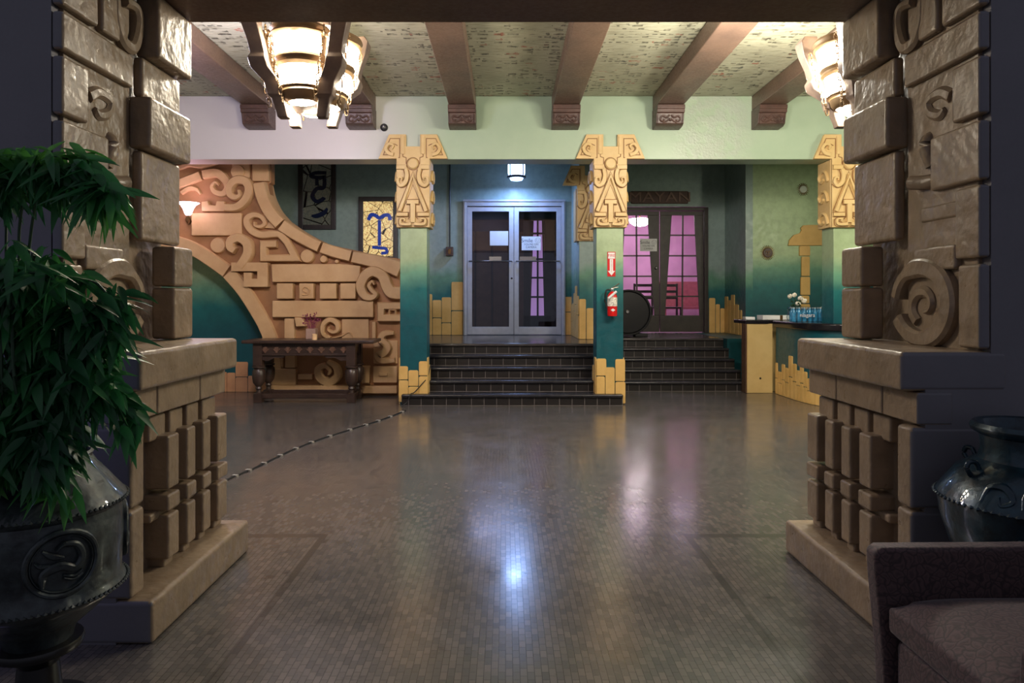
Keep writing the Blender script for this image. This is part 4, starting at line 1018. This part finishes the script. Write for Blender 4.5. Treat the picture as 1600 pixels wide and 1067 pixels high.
# ------------------------------------------------------------------ cable on the floor
pts = [(P(340, 756, 5)[0], 0, 0)]
def fl(px_, py_): s = (py_ - VY) / H; return ((px_ - VX) / s, F / s, .006)
cp = [fl(330, 765), fl(358, 749), fl(400, 731), (fl(450, 707)), fl(500, 687), fl(560, 668), fl(600, 655), fl(634, 642)]
c = MB().tube(cp, .007, 6, sm=6); t = tag(c.build('floor_cable', M['rubber']), 'black cable taped across the floor towards the central steps', 'cable')
dn = catmull(cp, 8); tape_m = simple('grey cloth tape', srgb(150, 146, 140), .6)
for k in range(6, len(dn) - 2, 4):
    a, b = dn[k], dn[k + 1]; dx, dy = b[0] - a[0], b[1] - a[1]; L = math.hypot(dx, dy); nx, ny = -dy / L * .022, dx / L * .022
    ux, uy = dx / L * .02, dy / L * .014; tp = MB(); i = 0
    for z in (.001, .0155):
        tp.v += [(a[0] - ux + nx, a[1] - uy + ny, z), (a[0] + ux + nx, a[1] + uy + ny, z), (a[0] + ux - nx, a[1] + uy - ny, z), (a[0] - ux - nx, a[1] - uy - ny, z)]
    tp.f += [(i, i + 1, i + 2, i + 3), (i + 4, i + 5, i + 6, i + 7), (i, i + 1, i + 5, i + 4), (i + 1, i + 2, i + 6, i + 5), (i + 2, i + 3, i + 7, i + 6), (i + 3, i, i + 4, i + 7)]
    tp.build('tape_strip', tape_m, t)
c = MB().tube([(-1.34, 8.88, .01), (-1.28, 8.9, .06), (-1.24, 8.92, .155), (-1.2, 9.0, .17), (-1.1, 9.02, .28), (-1.04, 9.06, .36), (-1.02, 9.3, .5)], .007, 6, sm=5)
tag(c.build('steps_cable', M['rubber']), 'thin dark cable climbing past the left column base', 'cable')

# ------------------------------------------------------------------ left urn with plant
UX, UY = -1.56, 2.28
t = thing('potted_bamboo', 'large patinated bronze urn with a leafy green plant at left', 'potted plant', (UX, UY, .42))
prof = [(0, .30), (.10, .30), (.11, .34), (.17, .39), (.225, .44), (.252, .462), (.258, .475), (.252, .487), (.243, .50), (.247, .56), (.25, .63), (.247, .70), (.243, .735), (.256, .745), (.262, .757), (.256, .768),
        (.238, .79), (.20, .84), (.17, .875), (.155, .90), (.16, .915), (.15, .92), (.135, .90), (.13, .85), (0, .84)]
urn_o = MB().lathe(prof, (UX, UY), 56, z=-.042).build('urn', M['urn_left'], t)
for z in (.475, .757):
    n = 90; m = MB()
    for k in range(n):
        a = 2 * PI * k / n; m.lathe([(0, -.008), (.009, 0), (0, .008)], (UX + .262 * math.cos(a), UY + .262 * math.sin(a)), 5, z=z - .042)
    m.build('beaded_rim', M['urn_left'], urn_o)
for aa in (-41, -131, 49, 139):
    an = math.radians(aa); cxx, cyy = math.cos(an), math.sin(an)
    def onurn(u, v, h, an=an): a = an + u / .25; return (UX + (.248 + h) * math.cos(a), UY + (.248 + h) * math.sin(a), .573 + v)
    m = MB().band([(.098 * math.cos(2 * PI * k / 28), .098 * math.sin(2 * PI * k / 28)) for k in range(28)], .016, onurn, 0, .016, .005, 1, True)
    m.band([(.086 * math.cos(2 * PI * k / 28), .086 * math.sin(2 * PI * k / 28)) for k in range(28)], .006, onurn, 0, .01, .003, 1, True)
    ring_o = m.build('medallion', M['urn_left'], t)
    m = MB().band([(-.055, -.06), (-.05, -.02), (-.01, -.005), (.03, -.02), (.05, .01), (.035, .05), (0, .06), (-.02, .045)], [.012, .024, .028, .024, .022, .02, .016, .008], onurn, 0, .02, .006)
    m.band([(.0, .02), (-.03, .03), (-.055, .05)], [.01, .02, .008], onurn, 0, .016, .004).band([(-.03, .0), (-.06, .005), (-.075, .02)], [.01, .014, .005], onurn, 0, .014, .004)
    for q in (-.035, -.045): m.band([(.0, q), (.03, q - .012), (.055, q)], .008, onurn, 0, .01, .003)
    m.build('dragon_relief', M['urn_left'], ring_o)
st = thing('urn_stand', 'black wooden stand under the bronze urn at left', 'stand', (UX, UY, 0))
MB().lathe([(0, .23), (.13, .23), (.135, .245), (.13, .257), (0, .257)], (UX, UY), 28).build('top', M['black'], st)
MB().lathe([(.0, .001), (.16, .001), (.15, .04), (.07, .08), (.06, .18), (.1, .229), (0, .229)], (UX, UY), 28).build('pedestal', M['black'], st)
rs = random.Random(21)
stems = MB(); leaves = MB()
def leafb(p, d, up, L, w):
    d = Vector(d).normalized(); s = d.cross(Vector(up)); 
    if s.length < .1: s = d.cross(Vector((1, 0, .3)))
    s.normalize(); nrm = s.cross(d); p = Vector(p); i = len(leaves.v)
    prof_ = ((0, .12, 0), (.12, .62, .008), (.3, 1, .016), (.52, .88, .014), (.76, .5, -.002), (1, 0.04, -.03))
    for t_, ww, b in prof_:
        c = p + d * (L * t_) + Vector((0, 0, -1)) * (L * .22 * t_ * t_)
        for q, o_ in ((-1, .12), (0, 0), (1, .12)):
            leaves.v.append(tuple(c + s * (w * ww * q) + nrm * (w * o_ * ww * 2)))
    for k in range(5):
        for q in range(2): a = i + k * 3 + q; leaves.f.append((a, a + 1, a + 4, a + 3))
def spray(c, outx, n=7, L=.12):
    for k in range(n):
        a = rs.uniform(-1.0, 1.0); dirx = outx + rs.uniform(-.8, .8)
        d = (dirx, rs.uniform(-.8, .6), rs.uniform(-1.1, .05)); up = (rs.uniform(-.4, .4), rs.uniform(-.9, -.1), .6)
        p = (c[0] + rs.uniform(-.03, .03), c[1] + rs.uniform(-.03, .03), c[2] + rs.uniform(-.02, .02))
        leafb(p, d, up, L * rs.uniform(.75, 1.2), rs.uniform(.011, .0165))
def plant_px(px_, py_, D): x, z = P(px_, py_, D); return (x, D, z)
branches = []
def branch(path, k, n=7, spread=.05, L=.12):
    pts3 = [plant_px(*p) for p in path]; pts3[0] = (UX + rs.uniform(-.05, .05), UY + rs.uniform(-.05, .05), .86)
    cc = catmull(pts3, 6); stems.tube(cc, .0045, 6)
    m = len(cc)
    for i in range(int(m * k), m):
        c = cc[i]; c = (c[0] + rs.uniform(-spread, spread), c[1] + rs.uniform(-spread, spread), c[2] + rs.uniform(-spread, spread) * .7)
        if rs.random() < .25: stems.tube([cc[i], c], .002, 4)
        spray(c, (cc[i][0] - cc[max(0, i - 2)][0]) * 8, n, L)
# tall fronds leaning over the top
for path in ([(60, 800, 2.28), (40, 560, 2.2), (30, 360, 2.15), (60, 262, 2.12), (115, 250, 2.1), (165, 290, 2.1)],
             [(60, 800, 2.28), (20, 560, 2.3), (10, 350, 2.3), (30, 255, 2.3), (90, 262, 2.3), (140, 300, 2.3)],
             [(60, 800, 2.28), (10, 560, 2.1), (-30, 380, 2.1), (-10, 270, 2.1), (40, 250, 2.1), (90, 275, 2.1)],
             [(60, 800, 2.28), (-10, 560, 2.2), (-60, 350, 2.2), (-40, 280, 2.2), (0, 265, 2.2), (40, 285, 2.2)]):
    branch(path, .55, 8, .045, .12)
for k in range(24):
    ex = rs.uniform(-60, 178); ey = rs.uniform(430, 800) if k % 3 else rs.uniform(420, 600); D_ = rs.uniform(1.98, 2.5)
    if ex > 120: ey = max(ey, 470)
    branch([(60, 800, 2.28), (40 + rs.uniform(-50, 40), 700, D_), ((60 + ex) / 2, min(ey - 20, 640), D_), (ex, ey, D_)], .35, 7, .055, .115)
branch([(60, 800, 2.28), (110, 700, 2.2), (150, 620, 2.1), (178, 625, 2.05), (198, 665, 2.05)], .5, 4, .02, .1)
branch([(60, 800, 2.28), (40, 500, 2.2), (60, 300, 2.12), (115, 258, 2.05), (150, 280, 2.0), (165, 310, 2.0)], .65, 6, .025, .12)
branch([(60, 800, 2.28), (100, 640, 2.2), (130, 500, 2.1), (150, 480, 2.05), (165, 530, 2.05)], .5, 6, .03, .12)
branch([(60, 800, 2.28), (30, 640, 2.0), (20, 480, 2.0), (40, 430, 2.0), (80, 430, 2.0)], .5, 6, .04, .12)
leaves.build('foliage', M['leaf'], t); stems.build('stems', M['green_stem'], t)

# ------------------------------------------------------------------ right urn
ux, uy = 1.885, 2.442
t = thing('glazed_urn', 'dark teal glazed urn with loop handles behind the armchair', 'urn', (ux, uy, 0))
prof = [(0, .002), (.13, .002), (.135, .03), (.11, .06), (.13, .16), (.2, .34), (.255, .5), (.285, .6), (.292, .66), (.298, .675), (.29, .69), (.272, .72), (.235, .77), (.19, .80), (.165, .815), (.155, .85), (.16, .90), (.185, .915), (.19, .93), (.18, .945), (.165, .94), (.15, .9), (.14, .84), (0, .8)]
MB().lathe(prof, (ux, uy), 56).build('body', M['urn_right'], t)
m = MB()
for k in range(80): a = 2 * PI * k / 80; m.lathe([(0, -.008), (.009, 0), (0, .008)], (ux + .299 * math.cos(a), uy + .299 * math.sin(a)), 5, z=.675)
m.build('beaded_rim', M['urn_right'], t)
for aa in (185, 255, 325, 35, 110):
    an = math.radians(aa); c0, s0 = math.cos(an), math.sin(an)
    MB().tube([(ux + (.235) * c0, uy + .235 * s0, .765), (ux + .252 * c0, uy + .252 * s0, .79), (ux + .243 * c0, uy + .243 * s0, .813), (ux + .218 * c0, uy + .218 * s0, .812), (ux + .205 * c0, uy + .205 * s0, .785)], .009, 10, sm=5).build('loop_handle', M['urn_right'], t)
for aa in (215, 285, 240):
    an = math.radians(aa)
    def onu(u, v, h, an=an):
        z = .60 + v; r = .284 if z < .69 else .284 - (z - .68) * .55; a = an + u / .27; return (ux + (r + h) * math.cos(a), uy + (r + h) * math.sin(a), z)
    MB().band([(-.06, .1), (-.05, .15), (0, .155), (.03, .12), (0, .1), (-.01, .125)], [.012, .02, .022, .02, .014, .008], onu, -.002, .014, .005).build('relief_scroll', M['urn_right'], t)
    MB().band([(-.07, -.08), (-.03, -.04), (.02, -.07), (.06, -.04), (.05, 0)], [.01, .018, .022, .018, .008], onu, -.002, .014, .005).build('relief_scroll', M['urn_right'], t)

# ------------------------------------------------------------------ armchair
t = thing('armchair', 'mauve brocade low armchair in the lower right corner', 'armchair', (1.6, 1.8, 0))
def soft(mb, name, sub=2, bev=.02): 
    o = mb.build(name, M['fabric'], t, bev, 3); return o
m = MB().box(1.17, 1.86, 1.54, 2.05, .10, .375); soft(m, 'seat_base')
# cushion: puffed grid
def cushion(x0, x1, y0, y1, z0, z1, name, dome=.03):
    m = MB(); n = 12; i = 0
    for side, zz in ((0, z0), (1, z1)):
        for a in range(n + 1):
            for b in range(n + 1):
                u, v = a / n * 2 - 1, b / n * 2 - 1; e = (1 - u ** 4) * (1 - v ** 4)
                edge = max(abs(u), abs(v)); pull = .018 * (edge ** 10)
                zc = (z0 + z1) / 2 + (zz - (z0 + z1) / 2) * (1 - .35 * edge ** 12) + (dome * e if side else 0)
                m.v.append(((x0 + x1) / 2 + (x1 - x0) / 2 * u * (1 - pull), (y0 + y1) / 2 + (y1 - y0) / 2 * v * (1 - pull), zc))
    N = (n + 1) ** 2
    for a in range(n):
        for b in range(n):
            q = a * (n + 1) + b; m.f.append((q, q + 1, q + n + 2, q + n + 1)); m.f.append((N + q, N + q + 1, N + q + n + 2, N + q + n + 1))
    ring = [a * (n + 1) for a in range(n + 1)] + [n * (n + 1) + b for b in range(1, n + 1)] + [a * (n + 1) + n for a in range(n - 1, -1, -1)] + [b for b in range(n - 1, 0, -1)]
    for k in range(len(ring)): a, b = ring[k], ring[(k + 1) % len(ring)]; m.f.append((a, b, N + b, N + a))
    return m.build(name, M['fabric'], t, .012, 2)
cushion(1.14, 1.86, 1.54, 2.055, .375, .49, 'seat_cushion', .045)
# arms: slim flared panels
def arm(y0, y1, x0, lean, name='arm'):
    prof = [(x0 + .03, .03), (x0 + .02, .3), (x0, .55), (x0 - .002, .622), (x0 + .02, .636), (1.5, .638), (2.0, .645), (2.0, .03)]
    m = MB().prism(prof, lambda u, v, h: (u, y0 + (y1 - y0) * h + lean * max(0, v - .2) ** 2, v), 0, 1); return m.build(name, M['fabric'], t, .014, 4)
arm(2.06, 2.122, 1.122, .05); arm(1.46, 1.525, 1.13, -.12)
m = MB().prism([(1.87, .1), (1.95, .1), (2.06, .82), (2.02, .86), (1.96, .84), (1.88, .5)], lambda u, v, h: (u, 1.5 + h * .6, v), 0, 1); m.build('backrest', M['fabric'], t, .03, 4)
for x in (1.25, 1.9):
    for y in (1.58, 2.04): MB().lathe([(0, 0), (.018, 0), (.026, .1), (0, .1)], (x, y), 12, z=.001).build('leg', M['table_wood'], t)

# ------------------------------------------------------------------ lanterns
def lantern(cx, cy, label):
    t = thing('hanging_lantern', label, 'lantern', (cx, cy, 4.08), 'iron and wood lanterns of the lobby')
    zt, zb = 3.26, 2.74
    def hw(z): return .165 + (.265 - .165) * (z - zb) / (zt - zb)
    MB().box(cx - .2, cx + .2, cy - .2, cy + .2, zt - .02, zt + .06).build('top_board', M['lantern_wood'], t, .01)
    MB().box(cx - .12, cx + .12, cy - .12, cy + .12, zb - .01, zb + .05).build('bottom_board', M['lantern_wood'], t, .01)
    for q in range(4):
        ca, sa = math.cos(q * PI / 2), math.sin(q * PI / 2)
        def rot(x, y, z): return (cx + x * ca - y * sa, cy + x * sa + y * ca, z)
        # bay facing local -y
        def arc(r0, r1, z0, z1, steps=14, off=0):
            m = MB()
            for k in range(steps + 1):
                a = PI + .42 + (PI - .84) * k / steps
                for r, z, yo in ((r0, z0, -hw(z0)), (r1, z1, -hw(z1))): m.v.append(rot(r * math.cos(a), yo + .04 + r * .85 * math.sin(a), z))
            for k in range(steps): m.f.append((2 * k, 2 * k + 2, 2 * k + 3, 2 * k + 1))
            return m
        for s_ in (0, 1):
            m = MB()
            for k in range(4):
                a = PI + (.42 * k / 3 if s_ == 0 else PI - .42 * k / 3)
                for rr, zz in ((.148, 2.81), (.182, 3.15)): m.v.append(rot(rr * math.cos(a), -hw(zz) + .04 + rr * .85 * math.sin(a), zz))
            for k in range(3): m.f.append((2 * k, 2 * k + 2, 2 * k + 3, 2 * k + 1))
            m.build('side_plate', M['lantern_metal'], t)
        arc(.165, .175, 3.03, 3.145).build('lamp_glass', M['lamp_glass'], t)
        arc(.142, .152, 2.835, 2.955).build('lamp_glass', M['lamp_glass'], t)
        def ringband(r, z, h, nm='rim'):
            m = MB(); st_ = 14
            pr = ((r - .01, z), (r + .012, z + h * .25), (r + .004, z + h * .5), (r + .018, z + h * .75), (r + .01, z + h), (r - .03, z + h), (r - .03, z))
            for k in range(st_ + 1):
                a = PI + PI * k / st_
                for rr, zz in pr: m.v.append(rot(rr * math.cos(a), -hw(z) + .04 + rr * .85 * math.sin(a), zz))
            n = len(pr)
            for k in range(st_):
                for j in range(n): m.f.append((k * n + j, k * n + (j + 1) % n, (k + 1) * n + (j + 1) % n, (k + 1) * n + j))
            m.f.append(tuple(range(n))); m.f.append(tuple(st_ * n + j for j in range(n)))
            return m.build(nm, M['lantern_metal'], t)
        ringband(.185, 3.145, .07); ringband(.165, 2.955, .075); ringband(.145, 2.80, .035)
        # bowl under the bay
        m = MB(); st_ = 14; pr = ((.145, 2.80), (.135, 2.765), (.115, 2.74), (.095, 2.735))
        for k in range(st_ + 1):
            a = PI + PI * k / st_
            for rr, zz in pr: m.v.append(rot(rr * math.cos(a), -hw(2.8) + .04 + rr * .85 * math.sin(a), zz))
        for k in range(st_):
            for j in range(3): m.f.append((k * 4 + j, k * 4 + j + 1, (k + 1) * 4 + j + 1, (k + 1) * 4 + j))
        m.build('bowl', M['lantern_metal'], t)
        m = MB(); pg = ((.095, 2.737), (.07, 2.72), (.01, 2.712))
        for k in range(st_ + 1):
            a = PI + PI * k / st_
            for rr, zz in pg: m.v.append(rot(rr * math.cos(a), -hw(2.8) + .04 + rr * .85 * math.sin(a), zz))
        for k in range(st_):
            for j in range(2): m.f.append((k * 3 + j, k * 3 + j + 1, (k + 1) * 3 + j + 1, (k + 1) * 3 + j))
        m.build('bowl_glass', M['lamp_glass'], t)
        # corner post, leaning inwards towards its foot
        p0 = hw(3.28) + .005; p1 = hw(2.72) - .005
        m = MB(); i = 0
        secs = ((3.34, p0 + .02, .045), (3.30, p0 + .03, .06), (3.2, p0 + .02, .05), (3.1, p0 - .005, .046), (3.02, p0 - .02, .046), (2.99, p0 - .015, .056), (2.93, p0 - .03, .056), (2.85, p1 + .025, .05), (2.77, p1 + .01, .05), (2.75, p1, .038), (2.66, p1 - .02, .034), (2.63, p1 - .025, .034))
        for z, c_, h_ in secs:
            for sx, sy in ((-1, -1), (1, -1), (1, 1), (-1, 1)): m.v.append(rot(c_ + sx * h_ * 1.05, -c_ + sy * h_ * 1.05, z))
        for k in range(len(secs) - 1):
            for j in range(4): m.f.append((k * 4 + j, k * 4 + (j + 1) % 4, (k + 1) * 4 + (j + 1) % 4, (k + 1) * 4 + j))
        m.f.append((0, 1, 2, 3)); m.f.append(tuple(4 * (len(secs) - 1) + j for j in range(4)))
        m.build('post', M['lantern_wood'], t, .008)
        for s in (-1, 1):      # chain ornament on each side of the bay
            m = MB()
            for k in range(11):
                z = 3.17 - k * .043; x = s * (hw(z) - .055); yy = -hw(z) - .075
                r = .02; pts = [rot(x + (r * .6 * math.cos(b) if k % 2 else 0), yy + (0 if k % 2 else r * .6 * math.cos(b)), z + r * 1.35 * math.sin(b)) for b in [2 * PI * j / 10 for j in range(10)]]
                m.tube(pts, .005, 5, True)
            m.build('chain', M['lantern_metal'], t)
    MB().tube([(cx, cy, 3.3), (cx, cy, 4.08)], .02, 10).lathe([(0, 4.03), (.12, 4.03), (.14, 4.083), (0, 4.083)], (cx, cy), 24).build('stem', M['lantern_metal'], t)
    S = 1.1235     # full size of the fixture
    for o in t.children_recursive:
        for v in o.data.vertices:
            v.co = (cx + (v.co.x - cx) * S, cy + (v.co.y - cy) * S, min(4.083, 1.39 + (v.co.z - 1.39) * S))
    return t
lantern(-1.556, 5.4, 'large glowing iron and wood lantern hanging at upper left')
lantern(2.87, 5.4, 'glowing lantern half hidden behind the right carved pillar')
# vestibule lantern
D = 11.9; a = P(807, 270, D)
t = thing('entry_lantern', 'small blue white glowing lantern hanging before the glass doors', 'lantern', (a[0], D, 4.08))
MB().lathe([(0, -.13), (.10, -.13), (.135, -.07), (.15, .0), (.15, .14), (0, .14)], (a[0], D), 20, z=a[1]).build('lamp_glass', M['lamp_blue'], t)
m = MB().lathe([(.152, -.095), (.165, -.09), (.165, -.06), (.152, -.055)], (a[0], D), 20, z=a[1]).lathe([(.0, .14), (.17, .14), (.17, .165), (.0, .2)], (a[0], D), 20, z=a[1])
for k in range(4):
    an = PI / 4 + k * PI / 2; m.tube([(a[0] + .158 * math.cos(an), D + .158 * math.sin(an), a[1] - .08), (a[0] + .158 * math.cos(an), D + .158 * math.sin(an), a[1] + .15)], .01, 6)
m.build('frame', M['black'], t)
MB().tube([(a[0], D, a[1] + .19), (a[0], D, 4.08)], .012, 8).build('stem', M['black'], t)

# ------------------------------------------------------------------ lights
def light(kind, name, loc, energy, col, size=.1, rot=None, sy=None):
    l = bpy.data.lights.new(name, kind); l.energy = energy; l.color = col
    if kind == 'AREA':
        l.size = size
        if sy: l.shape = 'RECTANGLE'; l.size_y = sy
    else: l.shadow_soft_size = size
    o = bpy.data.objects.new(name, l); COL.objects.link(o); o.location = loc
    if rot: o.rotation_euler = rot
    return o
light('AREA', 'theatre_ceiling_lamp', (3.4, 16.0, 3.85), 62, (.88, .74, 1.0), 2.5)
light('AREA', 'added_vestibule_fill', (-.4, 14.2, 3.55), 28, (.55, .6, 1.0), .8)  # added unseen fill, lightens the dark room behind the glass doors
light('POINT', 'entry_lantern_bulb', (a[0], D - .22, a[1] - .16), 2.5, (.4, .58, 1.0), .12)
light('AREA', 'entry_lantern_downlight', (a[0], D, a[1] - .16), 30, (.3, .48, 1.0), .2)
light('POINT', 'sconce_bulb', (-4.55, 9.2, 2.75), 3, (1, .72, .9), .1)
light('POINT', 'added_lobby_fill', (-2.62, 5.9, 3.35), 120, (.84, .76, 1.0), .15)  # these lobby points are added fills without fixtures, brightening frieze and rear walls
light('POINT', 'added_lobby_fill', (1.9, 5.9, 3.35), 100, (1, .93, .8), .15)
light('POINT', 'added_lobby_fill', (2.77, 6.3, 3.3), 95, (1, .93, .8), .15)
light('POINT', 'added_lobby_fill', (6.05, 7.7, 3.0), 80, (1, .95, .74), .15)
light('POINT', 'plant_uplight', (-2.25, 2.45, .95), 2.2, (.45, .4, 1.0), .08)
# ------------------------------------------------------------------ world, camera, view
w = bpy.data.worlds.new('dim room'); SC.world = w; w.use_nodes = True
bg = w.node_tree.nodes['Background']; bg.inputs[0].default_value = (.52, .53, .66, 1); bg.inputs[1].default_value = .25
cam = bpy.data.cameras.new('camera'); co = bpy.data.objects.new('camera', cam); COL.objects.link(co)
co.location = (0, 0, H); co.rotation_euler = (PI / 2, 0, 0)
cam.sensor_width = 36; cam.lens = F / 1600 * 36; cam.shift_x = (800 - VX) / 1600; cam.shift_y = (VY - 533.5) / 1600
cam.clip_start = .05; cam.clip_end = 100
SC.camera = co
SC.view_settings.view_transform = 'Standard'; SC.view_settings.look = 'None'; SC.view_settings.exposure = .3; SC.view_settings.gamma = 1
SC.view_settings.use_curve_mapping = False
SC.cycles.use_denoising = True
SC.cycles.max_bounces = 8; SC.cycles.sample_clamp_indirect = 6
for o in bpy.data.objects:
    if '_loc' in o: del o['_loc']
